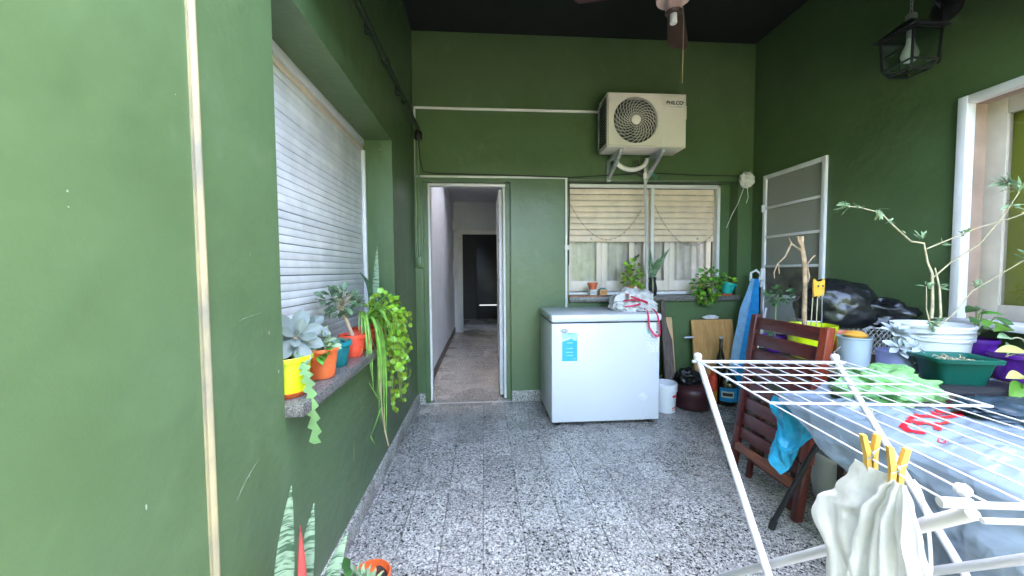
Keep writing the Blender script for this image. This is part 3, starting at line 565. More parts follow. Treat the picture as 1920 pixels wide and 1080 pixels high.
# white trunking
t = thing('cable_trunking', 'white square trunking running along the wall to the air conditioner with a short drop', 'trunking', (.3, YB, 2.84))
MB().box(-.643, 1.16, YB-.018, YB, 2.829, 2.849, .002).build('trunking_run', TRUNK, t); MB().box(-.645, -.627, YB-.018, YB, 2.69, 2.828, .002).build('trunking_drop', TRUNK, t)
t = thing('cable_trunking', 'white trunking over the passage door turning down beside the window', 'trunking', (.1, YB, 2.2))
MB().box(-.630, .826, YB-.016, YB, 2.192, 2.210, .002).build('trunking_run', TRUNK, t); MB().box(.804, .824, YB-.016, YB, .93, 2.1915, .002).build('trunking_drop', TRUNK, t); MB().box(-.645, -.631, YB-.016, YB, 2.192, 2.60, .002).build('trunking_drop', TRUNK, t)
MB().box(.795, .840, YB-.03, YB-.0165, 1.50, 1.545, .003).build('joint_box', TRUNK, t)
m = MB(); m.tube([(.842, YB-.012, 2.17), (.846, YB-.014, 1.9), (.840, YB-.012, 1.6), (.838, YB-.013, 1.35)], .005, 6); tag(m.build('hanging_cable', CORD), 'thin dark cable hanging along the edge of the window recess', 'cable')
# black cable strung across the wall, white wad at its end
pts = [(-.60, YB-.03, 2.56), (-.59, YB-.03, 2.36), (-.56, YB-.03, 2.24), (-.45, YB-.03, 2.225), (.2, YB-.03, 2.215), (.85, YB-.035, 2.20), (1.45, YB-.05, 2.235), (1.52, YB-.05, 2.26), (1.60, YB-.05, 2.25), (2.1, YB-.04, 2.235), (2.56, YB-.03, 2.235)]
tag(MB().tube(pts, .0055, 6).build('wall_cable', CORD), 'long black cable strung across the wall above the door and the window', 'cable')
t = thing('plastic_wad', 'crumpled white plastic wad tied up at the wall corner with hanging string', 'bag', (2.63, YB-.06, 2.15))
crumple((2.63, YB-.06, 2.15), (.062, .05, .07), 4, .5, 2.6, 30, 20, flat=False).build('film', TOTE, t, smooth=60)
MB().tube([(2.60, YB-.06, 2.10), (2.55, YB-.05, 1.95), (2.50, YB-.03, 1.84), (2.47, YB+.0, 1.72)], .003, 5).build('string', TRUNK, t)
MB().tube([(2.64, YB-.06, 2.11), (2.655, YB-.055, 2.02), (2.64, YB-.05, 1.96)], .003, 5).build('string', TRUNK, t)
t = thing('string_knot', 'knot of green string on the cable above the window mullion', 'string', (1.665, YB-.05, 2.24))
for k in range(6):
    a = k*1.05; MB().tube([(1.665, YB-.05, 2.245), (1.665+.03*math.cos(a), YB-.055, 2.235+.03*math.sin(a)), (1.665+.05*math.cos(a+.5), YB-.05, 2.20+.03*math.sin(a*2))], .0028, 5).build('strand', TURQ, t)

# ---- air conditioner
AX0, AX1, AY0, AY1, AZ0, AZ1 = 1.093, 1.810, 3.32, 3.56, 2.385, 2.852
t = thing('air_conditioner', 'cream outdoor air conditioner unit with a round fan grille on the back wall', 'air conditioner', ((AX0+AX1)/2, 3.44, AZ0))
FC = (1.350, 2.618); FR = .200
# casing with a round opening in the front
m = MB(); N = 48
ring = [(FC[0]+FR*math.cos(2*math.pi*k/N), FC[1]+FR*math.sin(2*math.pi*k/N)) for k in range(N)]
def to_edge(a):
    c, s_ = math.cos(a), math.sin(a); x0, x1, z0, z1 = AX0+.012, 1.590, AZ0+.012, AZ1-.012
    k = min(((x1 if c > 0 else x0)-FC[0])/c if abs(c) > 1e-6 else 9e9, ((z1 if s_ > 0 else z0)-FC[1])/s_ if abs(s_) > 1e-6 else 9e9)
    return FC[0]+c*k, FC[1]+s_*k
angs = sorted([2*math.pi*k/N for k in range(N)]+[math.atan2(zz-FC[1], xx-FC[0]) % (2*math.pi) for xx in (AX0+.012, 1.590) for zz in (AZ0+.012, AZ1-.012)])
vs_ = []; fs = []; n = len(angs)
for a in angs:
    ex, ez = to_edge(a); ix_, iz = FC[0]+FR*math.cos(a), FC[1]+FR*math.sin(a)
    vs_ += [(ex, AY0, ez), (ix_, AY0, iz), (ix_, AY0+.03, iz)]
for k in range(n):
    a, b = k*3, ((k+1) % n)*3; fs += [(a, b, b+1, a+1), (a+1, b+1, b+2, a+2)]
m.add(vs_, fs); m.build('front_panel', ACW, t, smooth=30)
m = MB(); m.box(AX0, AX0+.0115, AY0+.002, AY1, AZ0, AZ1, .004); m.box(1.5905, AX1, AY0+.001, AY1, AZ0+.012, AZ1-.012, .006); m.box(AX0+.0115, AX1-.001, AY0+.001, AY1, AZ1-.0118, AZ1, .004); m.box(AX0+.0115, AX1-.001, AY0+.001, AY1, AZ0, AZ0+.0118, .003); m.box(AX0+.012, 1.59, AY1-.02, AY1, AZ0+.012, AZ1-.012)
m.build('casing', ACW, t)
MB().box(AX0+.02, 1.58, AY0+.10, AY0+.11, AZ0+.02, AZ1-.02).build('inner_shroud', ACD, t, smooth=0)
fb = MB()
for k in range(3):
    a0 = k*2.094+.4
    fb.grid(lambda u, v, a0=a0: (FC[0]+(.03+.15*u)*math.cos(a0+v*1.15+u*.3), AY0+.05+.035*v, FC[1]+(.03+.15*u)*math.sin(a0+v*1.15+u*.3)), 8, 6)
fb.build('fan_blade', mat('fan_blade_grey', (.10, .10, .09), .5), t, smooth=60, fix=False)
g = MB()
for k in range(26):
    a0 = 2*math.pi*k/26; pts = []
    for i in range(10):
        u = i/9; r = .036+(FR-.036)*u; a = a0-1.05*u**1.1+.5; pts.append((FC[0]+r*math.cos(a), AY0-.004-.012*math.sin(u*math.pi), FC[1]+r*math.sin(a)))
    g.tube(pts, .0023, 5)
for r in (.062, .085, .108, .131, .154, .177): g.tube([(FC[0]+r*math.cos(2*math.pi*k/40), AY0-.006-.009*math.sin((r-.036)/(FR-.036)*math.pi), FC[1]+r*math.sin(2*math.pi*k/40)) for k in range(41)], .0014, 4)
gr = g.build('fan_grille', ACW, t, smooth=60)
MB().lathe([(.040, 0), (.040, .008), (.034, .012), (0, .013)], (0, 0, 0), 24, M=Matrix.Translation((FC[0], AY0-.004, FC[1])) @ Matrix.Rotation(R(90), 4, 'X')).build('hub', ACW, gr)
MB().box(1.605, AX1-.014, AY0-.004, AY0+.001, AZ0+.02, AZ1-.03, .002).build('service_panel', ACW, t)
for k in range(7): MB().box(1.63, AX1-.04, AY0-.0065, AY0-.0042, AZ0+.055+k*.025, AZ0+.061+k*.025, .001).build('panel_rib', ACW, t)
MB().box(AX1, AX1+.022, AY0+.03, AY1-.06, AZ0+.26, AZ0+.38, .006).build('valve_cover', ACW, t)
bar = MB(); bar.tube([(AX0-.012, AY1-.03, AZ0+.03), (AX0-.014, AY1-.03, AZ0+.40), (AX0-.008, AY0+.12, AZ1-.03), (AX0, AY0+.06, AZ1-.03)], .007, 6); bar.build('side_guard', GALV, t)
m = MB()
for k in range(16): m.box(AX0-.006, AX0-.001, AY0+.03, AY1-.03, AZ0+.04+k*.025, AZ0+.055+k*.025)
m.build('side_fins', ACD, t, smooth=0)
me = text_mesh('PHILCO', .044, .0008, .0011); me.materials.append(INKD); place('brand_lettering', me, t, (1.703, AY0-.006, AZ1-.082), Matrix.Translation((1.700, AY0-.0062, AZ1-.082)) @ Matrix.Rotation(R(90), 4, 'X'))
MB().box(1.778, 1.784, AY0-.0062, AY0-.0042, AZ1-.076, AZ1-.068).build('brand_mark', INKD, t, smooth=0)
MB().box(1.645, 1.705, AY0-.0056, AY0-.0042, AZ1-.117, AZ1-.113).build('small_print', GREYP, t, smooth=0); MB().box(1.71, 1.765, AY0-.0056, AY0-.0042, AZ1-.119, AZ1-.111).build('small_print', GREYP, t, smooth=0)
for bx in (1.235, 1.615):
    b = MB(); b.box(bx-.017, bx+.017, AY0+.02, YB, AZ0-.035, AZ0-.001, .003); b.box(bx-.019, bx+.019, YB-.03, YB-.001, AZ0-.22, AZ0-.036, .003)
    M = Matrix.Translation((bx, (AY0+.04+YB)/2, AZ0-.115)) @ Matrix.Rotation(math.atan2(.17, -(YB-AY0-.06))+math.pi, 4, 'X'); L_ = math.hypot(.17, YB-AY0-.06)/2
    b.box(-.016, .016, -L_, L_, -.014, .014, .003, M); b.build('bracket', GALV, t)
# drain hose coil and pipe
t = thing('drain_hose', 'loop of white insulated hose hanging under the air conditioner', 'hose', (1.44, 3.62, 2.33))
MB().tube([(1.44+.16*math.cos(a), 3.64, 2.385+.115*math.sin(a)) for a in [math.pi*(1.02+.96*k/18) for k in range(19)]], .022, 10).build('hose', TRUNK, t, smooth=60)
MB().tube([(1.50, 3.66, 2.37), (1.52, 3.67, 2.32), (1.58, 3.67, 2.24)], .012, 8).build('dark_cable', CORD, t)
MB().tube([(1.42, 3.66, 2.30), (1.50, 3.67, 2.24), (1.585, 3.67, 2.20)], .008, 8).build('dark_cable', CORD, t)
t = thing('drain_pipe', 'thin pale pipe dropping from the air conditioner past the window to the freezer', 'pipe', (1.60, 3.64, .95))
MB().tube([(1.585, 3.655, 2.37), (1.585, 3.655, 2.23), (1.60, 3.645, 1.6), (1.605, 3.63, .95)], [.008, .014, .014, .014], 10).build('tube', mat('grey_pvc', (.50, .50, .49), .4), t)
MB().lathe([(.02, 0), (.02, .05), (.015, .055)], (1.585, 3.655, 2.19), 12).build('coupling', TRUNK, t)

# ---- ceiling fan
t = thing('ceiling_fan', 'brown bladed ceiling fan with pale pink hub hanging from the dark ceiling', 'ceiling fan', (1.185, 2.32, ZC))
hx, hy, hz = 1.165, 2.30, 2.905
MB().tube([(hx, hy, hz+.16), (hx, hy, ZC)], .012, 10).build('rod', FANP, t); MB().lathe([(.05, 0), (.06, .03), (.04, .06)], (hx, hy, ZC-.06), 20).build('ceiling_cup', FANP, t)
MB().lathe([(.03, -.045), (.046, -.04), (.05, 0), (.052, .02), (.10, .03), (.105, .10), (.09, .14), (.02, .165)], (hx, hy, hz), 28).build('motor_housing', FANP, t)
MB().lathe([(.040, 0), (.050, .012), (.040, .020)], (hx, hy, hz-.058), 24).build('rim', FANB, t)
MB().lathe([(.019, -.055), (.022, -.05), (.020, 0), (.02, .02), (.015, .02), (.014, -.045), (0, -.045)], (hx, hy, hz-.058), 20).build('lamp_socket', BULB, t)
for k in range(3):
    a = math.atan2(.86, .50)+k*2.0944; d_ = Vector((math.cos(a), math.sin(a), 0)); s_ = Vector((-d_.y, d_.x, 0)); c0 = Vector((hx, hy, hz+.11))
    def bf(u, v, d_=d_, s_=s_, c0=c0):
        r = .13+.47*u; w_ = (.045+.028*u)*(1-(max(0, u-.93)/.07)**2*.35); return c0+d_*r+s_*(v-.5)*2*w_+Vector((0, 0, (v-.5)*.045-.06*u))
    MB().grid(bf, 14, 4).build('blade', FANB, t, smooth=60, fix=False, solid=.006)
    M = Matrix.Translation(c0+d_*.12) @ Matrix.Rotation(a, 4, 'Z'); MB().box(-.03, .07, -.02, .02, -.006, .004, .002, M).build('blade_arm', FANP, t)
MB().tube([(hx+.052, hy-.01, hz-.02), (hx+.058, hy-.01, hz-.10), (hx+.056, hy-.01, hz-.47)], .0025, 6).build('pull_cord', CONDUIT, t)

# ---- wall lantern
LX, LY = 2.47, 2.08
t = thing('wall_lantern', 'black glazed lantern with a white bulb hanging from a bracket on the shaded wall', 'lantern', (XR, 2.12, 2.8))
MB().lathe([(.085, 0), (.085, .012), (.06, .03), (.02, .04)], (0, 0, 0), 24, M=Matrix.Translation((XR, 2.115, 2.83)) @ Matrix.Rotation(R(-90), 4, 'Y')).build('back_plate', BLACKP, t)
MB().tube([(XR-.03, 2.115, 2.83), (XR-.10, 2.11, 2.87), (XR-.16, 2.10, 2.93), (XR-.22, LY, 2.96), (LX, LY, 2.92), (LX, LY, 2.885)], .011, 8).build('arm', BLACKP, t)
for k in range(5):
    ax = (1, 0, 0) if k % 2 else (0, 1, 0); MB().tube([Vector((LX, LY, 2.875-.024*k))+Vector(ax)*.007*math.cos(2*math.pi*i/10)+Vector((0, 0, .015*math.sin(2*math.pi*i/10))) for i in range(11)], .0026, 5).build('chain_link', GALV, t)
LZ0, LZ1 = 2.43, 2.645; q0, q1 = .080, .088
def lfr(hw, z): return [(LX+sx*hw, LY+sy*hw, z) for sx, sy in ((-1, -1), (1, -1), (1, 1), (-1, 1))]
MB().lathe([(.025, .07), (.025, .11), (.012, .12)], (LX, LY, LZ1), 14).build('finial', GALV, t)
rf = MB(); a4 = lfr(.116, LZ1); b4 = lfr(.03, LZ1+.075); rf.add(a4+b4, [(0, 1, 5, 4), (1, 2, 6, 5), (2, 3, 7, 6), (3, 0, 4, 7), (4, 5, 6, 7)]); rf.build('lantern_roof', mat('lantern_black', (.02, .02, .02), .4), t, smooth=0, solid=.004)
top, bot, low = lfr(q1, LZ1-.004), lfr(q0, LZ0+.04), lfr(.060, LZ0)
fr_ = MB()
for k in range(4):
    fr_.tube([top[k], bot[k]], .007, 6); fr_.tube([bot[k], low[k]], .006, 6); fr_.tube([bot[k], bot[(k+1) % 4]], .006, 6); fr_.tube([low[k], low[(k+1) % 4]], .006, 6); fr_.tube([top[k], top[(k+1) % 4]], .007, 6)
fr_.build('lantern_frame', BLACKP, t, smooth=60)
for k in range(4):
    j = (k+1) % 4; MB().add([top[k], top[j], bot[j], bot[k]], [(0, 1, 2, 3)]).build('pane', LGLASS, t, smooth=0); MB().add([bot[k], bot[j], low[j], low[k]], [(0, 1, 2, 3)]).build('pane', LGLASS, t, smooth=0)
MB().lathe([(0, -.090), (.024, -.084), (.038, -.062), (.041, -.044), (.034, -.016), (.021, .012), (.018, .045)], (LX, LY, LZ1-.07), 22).build('bulb', BULB, t, smooth=80)
MB().lathe([(.017, 0), (.019, .05)], (LX, LY, LZ1-.03), 16).build('lamp_holder', GALV, t)
MB().tube([(XR-.11, 2.06, 2.80), (XR-.112, 2.055, 2.50), (XR-.13, 2.05, 2.475), (LX+.09, 2.05, 2.47)], .006, 6).build('side_rod', BLACKP, t)

# ---- string of fairy lights over the window
t = thing('fairy_light_string', 'sagging string of tiny fairy lights across the roller shutter of the back window', 'string lights', (1.66, yw, 2.1))
pts = []
for a, b, sag in ((Vector((.88, yw+.03, 2.0)), Vector((1.66, yw+.03, 1.95)), .36), (Vector((1.78, yw+.03, 1.98)), Vector((2.43, yw+.03, 1.68)), .26)):
    seg = [a.lerp(b, i/16)-Vector((0, 0, sag*4*(i/16)*(1-i/16))) for i in range(17)]; pts.append(seg)
    MB().tube(seg, .0018, 4).build('wire', mat('light_wire', (.16, .14, .11), .5), t)
    for i in range(1, 16): MB().lathe([(0, 0), (.005, .004), (.004, .012), (0, .014)], seg[i]-Vector((0, .004, .012)), 8).build('light_bulb', mat('tiny_bulb', (.25, .24, .20), .2), t)

# ================================================================== FREEZER AND WHAT IS ON IT
t = thing('chest_freezer', 'white chest freezer with a cyan sticker in front of the back window', 'freezer', (1.005, 3.37, 0))
FX0, FX1, FY0, FY1 = .549, 1.466, 3.058, 3.685
MB().box(FX0, FX1, FY0, FY1, .035, .862, .012).build('body', WHITEP, t)
MB().box(FX0+.006, FX1-.006, FY0+.012, FY1-.004, .862, .872).build('gasket', CAPN, t, smooth=0)
lid = MB().box(FX0-.006, FX1+.008, FY0-.022, FY1+.004, .872, .938, .02).build('lid', WHITEP, t)
MB().box(.915, 1.095, FY0-.034, FY0-.020, .882, .908, .006).build('handle', WHITEP, lid)
MB().box(FX0-.010, FX0-.0062, FY0+.06, FY0+.20, .882, .915, .001).build('side_inset', mat('inset_grey', (.30, .33, .31), .5), lid)
for fx in (FX0+.06, FX1-.06):
    for fy in (FY0+.05, FY1-.05): MB().lathe([(.016, 0), (.022, .005), (.022, .02), (.012, .022), (.012, .036)], (fx, fy, 0), 14).build('foot', CAPN, t)
yf = FY0-.0012
bd = MB(); bd.lathe([(.031, 0), (.031, .003), (.026, .004)], (0, 0, 0), 28, M=Matrix.Translation((.655, FY0, .802)) @ Matrix.Rotation(R(90), 4, 'X') @ Matrix.Diagonal((1, .5, 1, 1))); bo = bd.build('badge', INKD, t)
MB().lathe([(.027, 0), (.027, .0046), (0, .0047)], (0, 0, 0), 28, M=Matrix.Translation((.655, FY0, .802)) @ Matrix.Rotation(R(90), 4, 'X') @ Matrix.Diagonal((1, .42, 1, 1))).build('badge_face', mat('badge_grey', (.62, .63, .66), .35), bo)
for k, (w_, h_) in enumerate(((.006, .011), (.004, .007), (.005, .007), (.006, .010), (.003, .008))): MB().box(.638+k*.0075, .638+k*.0075+w_*.8, FY0-.0056, FY0-.0046, .802-h_/2, .802+h_/2).build('badge_mark', INKD, bo, smooth=0)
st = MB().box(.636, .764, yf-.0004, yf+.002, .551, .786).build('sticker', PALES, t, smooth=0)
MB().prism([(.6365, .5515), (.7635, .5515), (.7635, .717), (.735, .722), (.712, .738), (.69, .728), (.66, .720), (.6365, .712)], yf-.0010, yf-.0005, lambda a, b, s_: (a, s_, b)).build('sticker_field', CYANS, st, smooth=0)
MB().prism([(.637, .716), (.66, .7235), (.69, .732), (.711, .742), (.70, .748), (.67, .735), (.637, .738)], yf-.0011, yf-.0005, lambda a, b, s_: (a, s_, b)).build('sticker_wave', WHITEP, st, smooth=0)
for k, (w_, zz) in enumerate(((.05, .70), (.06, .655), (.06, .622), (.055, .595), (.03, .567))):
    xx = .70 if k < 4 else .735; MB().box(xx-w_/2, xx+w_/2, yf-.0014, yf-.0008, zz, zz+.005).build('sticker_line', PALES, st, smooth=0)
s2 = MB().box(1.338, 1.452, yf-.0002, yf+.002, .610, .800).build('data_label', mat('label_white', (.70, .71, .76), .4), t, smooth=0)
random.seed(5)
MB().lathe([(.02, 0), (.02, .0005)], (0, 0, 0), 16, M=Matrix.Translation((1.365, yf-.0004, .785)) @ Matrix.Rotation(R(90), 4, 'X')).build('label_mark', PALES, s2)
MB().box(1.428, 1.443, yf-.0008, yf-.0003, .772, .786).build('label_mark', INKD, s2, smooth=0)
for k in range(11):
    zz = .745-k*.0125; x = 1.345
    while x < 1.44:
        w_ = random.uniform(.008, .03); MB().box(x, min(x+w_, 1.446), yf-.0006, yf-.0003, zz, zz+.0035).build('label_print', GREYP, s2, smooth=0); x += w_+random.uniform(.006, .02)
dc = MB(); Mx = Matrix.Translation((1.330, FY0, .232)) @ Matrix.Rotation(R(90), 4, 'X')
dc.lathe([(.036, 0), (.036, .004), (.030, .006), (.029, .003), (.020, .003), (.019, .009), (0, .010)], (0, 0, 0), 28, M=Mx); dc.build('drain_cap', WHITEP, t)
MB().lathe([(.016, 0), (.016, .003), (0, .004)], (0, 0, 0), 18, M=Matrix.Translation((1.345, FY0, .085)) @ Matrix.Rotation(R(90), 4, 'X')).build('drain_plug', WHITEP, t)

t = thing('shopping_bag', 'crumpled white shopping bag with pink red handles lying on the freezer lid', 'bag', (1.37, 3.28, .938))
crumple((1.345, 3.33, .939), (.175, .14, .115), 2, .55, 2.3, 64, 36).build('film', TOTE, t, smooth=50, fix=True)
crumple((1.25, 3.26, .939), (.11, .09, .06), 7, .5, 2.6, 48, 28).build('flap', TOTE, t, smooth=50)
crumple((1.40, 3.20, .939), (.09, .07, .04), 11, .5, 2.8, 40, 24).build('flap', TOTE, t, smooth=50)
def ribbon(root, pts, w, nrm, material, name='handle'):
    pts = [Vector(p) for p in pts]; vs_ = []; fs = []; n = len(pts)
    for i, p in enumerate(pts):
        tt = (pts[min(i+1, n-1)]-pts[max(i-1, 0)]).normalized(); s_ = tt.cross(Vector(nrm)).normalized(); vs_ += [p-s_*w/2, p+s_*w/2]
    for i in range(n-1): fs.append((2*i, 2*i+1, 2*i+3, 2*i+2))
    return MB().add(vs_, fs).build(name, material, root, smooth=60, fix=False, solid=.002)
ribbon(t, bez((1.345, 3.10, .968), (1.35, 3.03, .99), (1.352, 3.022, .90), (1.356, 3.02, .83), 8)+bez((1.36, 3.02, .82), (1.40, 3.015, .75), (1.43, 3.018, .73), (1.445, 3.018, .77), 8)+bez((1.447, 3.02, .79), (1.44, 3.022, .88), (1.435, 3.022, .96), (1.41, 3.10, .972), 8), .016, (.3, -1, .1), PINK)
ribbon(t, bez((1.20, 3.20, 1.03), (1.30, 3.16, 1.06), (1.38, 3.16, 1.03), (1.42, 3.18, 1.00), 10), .018, (0, -.6, .8), PINK)
ribbon(t, bez((1.24, 3.24, 1.09), (1.28, 3.18, 1.06), (1.33, 3.17, 1.05), (1.41, 3.17, 1.02), 10), .018, (0, -.6, .8), PINK)
ribbon(t, bez((1.20, 3.16, .985), (1.26, 3.14, .992), (1.30, 3.15, .995), (1.34, 3.16, 1.01), 8), .014, (0, -.8, .6), PINK)

# ================================================================== BACK WINDOW SILL
SZ = BZ0+.048; SY = YB-.005
t = tag(MB().box(.845, 1.21, SY-.035, SY+.10, SZ, SZ+.016, .003).build('wood_board', TRAYW), 'flat reddish wood board lying on the dark window sill', 'board')
b = thing('small_box', 'small white cardboard box on the wood board under the terracotta cup', 'box', (1.085, SY+.02, SZ+.016)); MB().box(1.055, 1.120, SY-.01, SY+.05, SZ+.0165, SZ+.072, .003).build('carton', TOTE, b); MB().box(1.062, 1.113, SY-.012, SY-.0105, SZ+.03, SZ+.055).build('print', GREYP, b, smooth=0)
b = thing('terracotta_cup', 'small terracotta flower pot standing on the white box', 'flower pot', (1.088, SY+.02, SZ+.073)); pot(b, (1.088, SY+.02, SZ+.073), .036, .046, .068, TERRA)
b = thing('wooden_box', 'little pale wood box with a printed side beside the terracotta pot', 'box', (1.19, SY+.02, SZ+.016)); MB().box(1.152, 1.225, SY-.022, SY+.045, SZ+.0165, SZ+.075, .003).build('crate', PALEWOOD, b); MB().box(1.160, 1.217, SY-.024, SY-.0225, SZ+.03, SZ+.06).build('print', mat('orange_print', (.55, .22, .06), .6), b, smooth=0); MB().box(1.165, 1.212, SY-.015, SY+.038, SZ+.0755, SZ+.088, .003).build('lid', TEALP, b)

ROUND = leaf_mesh('leaf', lambda t_: .48*math.sqrt(max(0, 1-(2*t_-1)**2))+.01, LGREEN, .12, .10, 8)
OVAL = leaf_mesh('leaf', lambda t_: .30*math.sin(math.pi*min(1, t_**.85))+.01, MGREEN, .2, .2)
OVALL = leaf_mesh('leaf', lambda t_: .34*math.sin(math.pi*min(1, t_**.85))+.01, LGREEN, .2, .2)
OVALD = leaf_mesh('leaf', lambda t_: .28*math.sin(math.pi*min(1, t_**.85))+.01, DGREEN, .25, .2)
OVALJ = leaf_mesh('leaf', lambda t_: .26*math.sin(math.pi*min(1, t_**1.25))+.02, JADE, -.1, .25)
def cloud(root, me, c, rad, n, size, seed, stem=None, base=None):
    """leaves spread through a bushy volume, turned outward"""
    random.seed(seed); c = Vector(c); tips = []
    for k in range(n):
        while True:
            p = Vector((random.uniform(-1, 1), random.uniform(-1, 1), random.uniform(-1, 1)))
            if .25 < p.length < 1: break
        q = c+Vector((p.x*rad[0], p.y*rad[1], p.z*rad[2])); d_ = Vector((p.x, p.y*.8-.2, p.z*.5+random.uniform(-.5, .5)))+Vector((random.uniform(-.5, .5), random.uniform(-.5, .5), 0))
        nr = Vector((p.x*.5+random.uniform(-.4, .4), p.y*.5-.55, .75)); leaf(root, me, q, d_, nr, size*random.uniform(.7, 1.25)); tips.append(q)
    if stem:
        b = Vector(base); ms = MB()
        for q in tips[::3]: ms.tube([b, b.lerp(q, .5)+Vector((0, 0, .01)), q], .0016, 4, caps=False)
        ms.build('stem', stem, root, smooth=60)
b = thing('round_leaf_plant', 'bushy bright green plant on the sill behind the shopping bag', 'potted plant', (1.50, SY+.03, SZ))
pot(b, (1.50, SY+.03, SZ), .045, .06, .10, TERRA); cloud(b, OVALL, (1.50, SY-.01, SZ+.20), (.105, .075, .15), 85, .05, 1, STEMG, (1.50, SY+.03, SZ+.09)); cloud(b, OVALJ, (1.47, SY, SZ+.36), (.07, .04, .05), 8, .045, 41)
b = thing('snake_plant', 'banded snake plant in a dark vase against the window mullion', 'potted plant', (1.695, SY+.01, SZ))
MB().lathe([(.03, 0), (.042, .01), (.048, .08), (.034, .15), (.04, .19), (.035, .19), (.028, .15), (0, .12)], (1.695, SY, SZ), 22).build('vase', mat('dark_glaze', (.03, .03, .035), .15, coat=.6), b)
def lance(w0=.55): return lambda t_: (w0+(1-w0)*math.sin(math.pi*min(1, t_*1.2)*.5) if t_ < .45 else max(.02, (1-((t_-.45)/.55)**1.7)))
for k, (p1, p2, w_) in enumerate((((1.75, SY-.03, SZ+.34), (1.85, SY-.05, SZ+.48), .030), ((1.695, SY-.03, SZ+.30), (1.735, SY-.05, SZ+.38), .026), ((1.67, SY+.0, SZ+.33), (1.672, SY-.01, SZ+.47), .022), ((1.66, SY-.03, SZ+.26), (1.64, SY-.06, SZ+.33), .024), ((1.71, SY-.04, SZ+.25), (1.73, SY-.09, SZ+.31), .024))):
    blade(b, bez((1.69, SY-.003*k, SZ+.15), (1.69, SY, SZ+.22), p1, p2, 12), w_, SNAKE_D if k < 3 else SNAKE_L, (0, -1, .1), shape=lance(), fold=.3, thick=.002)
b = thing('trailing_bush', 'lush green bushy plant spilling over the edge of the window sill', 'potted plant', (2.23, SY-.01, SZ))
pot(b, (2.24, SY+.02, SZ), .045, .058, .09, BLACKP); cloud(b, OVAL, (2.245, SY-.05, SZ+.10), (.135, .085, .185), 190, .046, 6, STEMG, (2.24, SY+.02, SZ+.09)); cloud(b, OVALL, (2.225, SY-.09, SZ+.06), (.11, .06, .14), 60, .042, 16)
cloud(b, OVAL, (2.37, SY+.0, SZ+.19), (.07, .05, .07), 30, .04, 26)
b = thing('turquoise_planter', 'tilted turquoise pot on a terracotta saucer at the end of the sill', 'potted plant', (2.475, SY, SZ))
saucer(b, (2.47, SY, SZ), .078, TERRA, .02)
Mt = Matrix.Translation((2.475, SY, SZ+.012)) @ Matrix.Rotation(R(16), 4, 'Y'); MB().lathe(pot_profile(.045, .066, .115), (0, 0, 0), 28, M=Mt).build('pot', TURQ, b); cloud(b, OVALL, (2.475, SY-.01, SZ+.15), (.06, .05, .04), 22, .045, 9)

# ================================================================== THINGS ON THE FLOOR BY THE BACK WALL
def lean(o_poly, t0, t1, x0, ybot, ytop, ztop, name, material, label, cat):
    """board standing on the floor and leaning on the back wall; polygon in (x, height along board)"""
    L_ = math.hypot(ytop-ybot, ztop); dy, dz = (ytop-ybot)/L_, ztop/L_
    b = thing(name, label, cat, (x0, ybot, 0)); MB().prism(o_poly, t0, t1, lambda a, h_, s_: (x0+a, ybot+h_*dy-s_*dz, h_*dz+s_*dy)).build('board', material, b, smooth=30); return b
lean([(-.03, 0), (.07, 0), (.065, .62), (.03, .74), (.018, .80), (.016, 1.0), (.0, 1.02), (-.02, 1.0), (-.03, .8)], 0, .03, 1.755, 3.46, 3.64, 1.02, 'old_plank', OLDWOOD, 'dark weathered shaped plank leaning beside the freezer', 'plank')
lean([(-.035, 0), (.03, 0), (.028, 1.0), (.0, 1.03), (-.03, 1.0)], 0, .025, 1.635, 3.52, 3.62, 1.00, 'old_plank', OLDWOOD, 'narrow dark plank standing right behind the freezer edge', 'plank')
lean([(-.05, 0), (.05, 0), (.05, .8), (.045, .83), (-.05, .83)], 0, .015, 1.83, 3.55, 3.685, .82, 'pale_board', PALEWOOD, 'pale plywood strip leaning behind the weathered plank', 'board')
b = lean([(0, 0), (.432, 0), (.432, .80), (0, .80)], 0, .022, 2.08, 3.55, 3.685, .80, 'cabinet_door', OAKP, 'light oak cabinet door panel leaning under the window', 'cabinet door')
MB().tube([(2.085, 3.63, .62), (2.03, 3.635, .62), (2.0, 3.64, .615)], .012, 8).build('hinge', GALV, b); crumple((2.29, 3.67, .80), (.075, .02, .022), 3, .5, 3, 24, 14).build('rag', TOTE, b)
b = thing('paint_bucket', 'small white plastic bucket with red print on the floor beside the freezer', 'bucket', (1.655, 3.33, 0))
MB().lathe([(.085, 0), (.09, .004), (.102, .19), (.108, .192), (.108, .215), (.103, .217), (.108, .222), (.108, .262), (.102, .265), (.097, .26), (.093, .2), (.082, .01)], (1.655, 3.345, 0), 32).build('tub', WBUCKET, b)
MB().tube([(1.555, 3.32, .25), (1.56, 3.26, .33), (1.58, 3.25, .36)], .003, 6).build('handle', GALV, b)
for zz, ww, hh in ((.145, .09, .022), (.045, .06, .010), (.028, .05, .006)):
    rr = .0915+zz*.062; MB().grid(lambda u, v: (1.655+rr*math.cos(R(-75+ww*700*u)), 3.345+rr*math.sin(R(-75+ww*700*u)), zz+hh*(v+.3*u)), 8, 1).build('print', REDINK, b, smooth=60)
b = thing('round_pouf', 'round dark maroon vinyl pouf on the floor under the leaning cabinet door', 'pouf', (1.95, 3.42, 0))
MB().lathe([(.12, 0), (.155, .015), (.165, .06), (.158, .112), (.164, .12), (.166, .165), (.150, .205), (.09, .222), (0, .225)], (1.95, 3.40, 0), 36).build('cushion', MAROON, b, smooth=60)
b = tag(crumple((1.93, 3.44, .218), (.115, .09, .085), 5, .5, 2.6, 48, 28).build('black_bag', BLKBAG, smooth=50), 'small crumpled black plastic bag lying on the maroon pouf', 'bag')
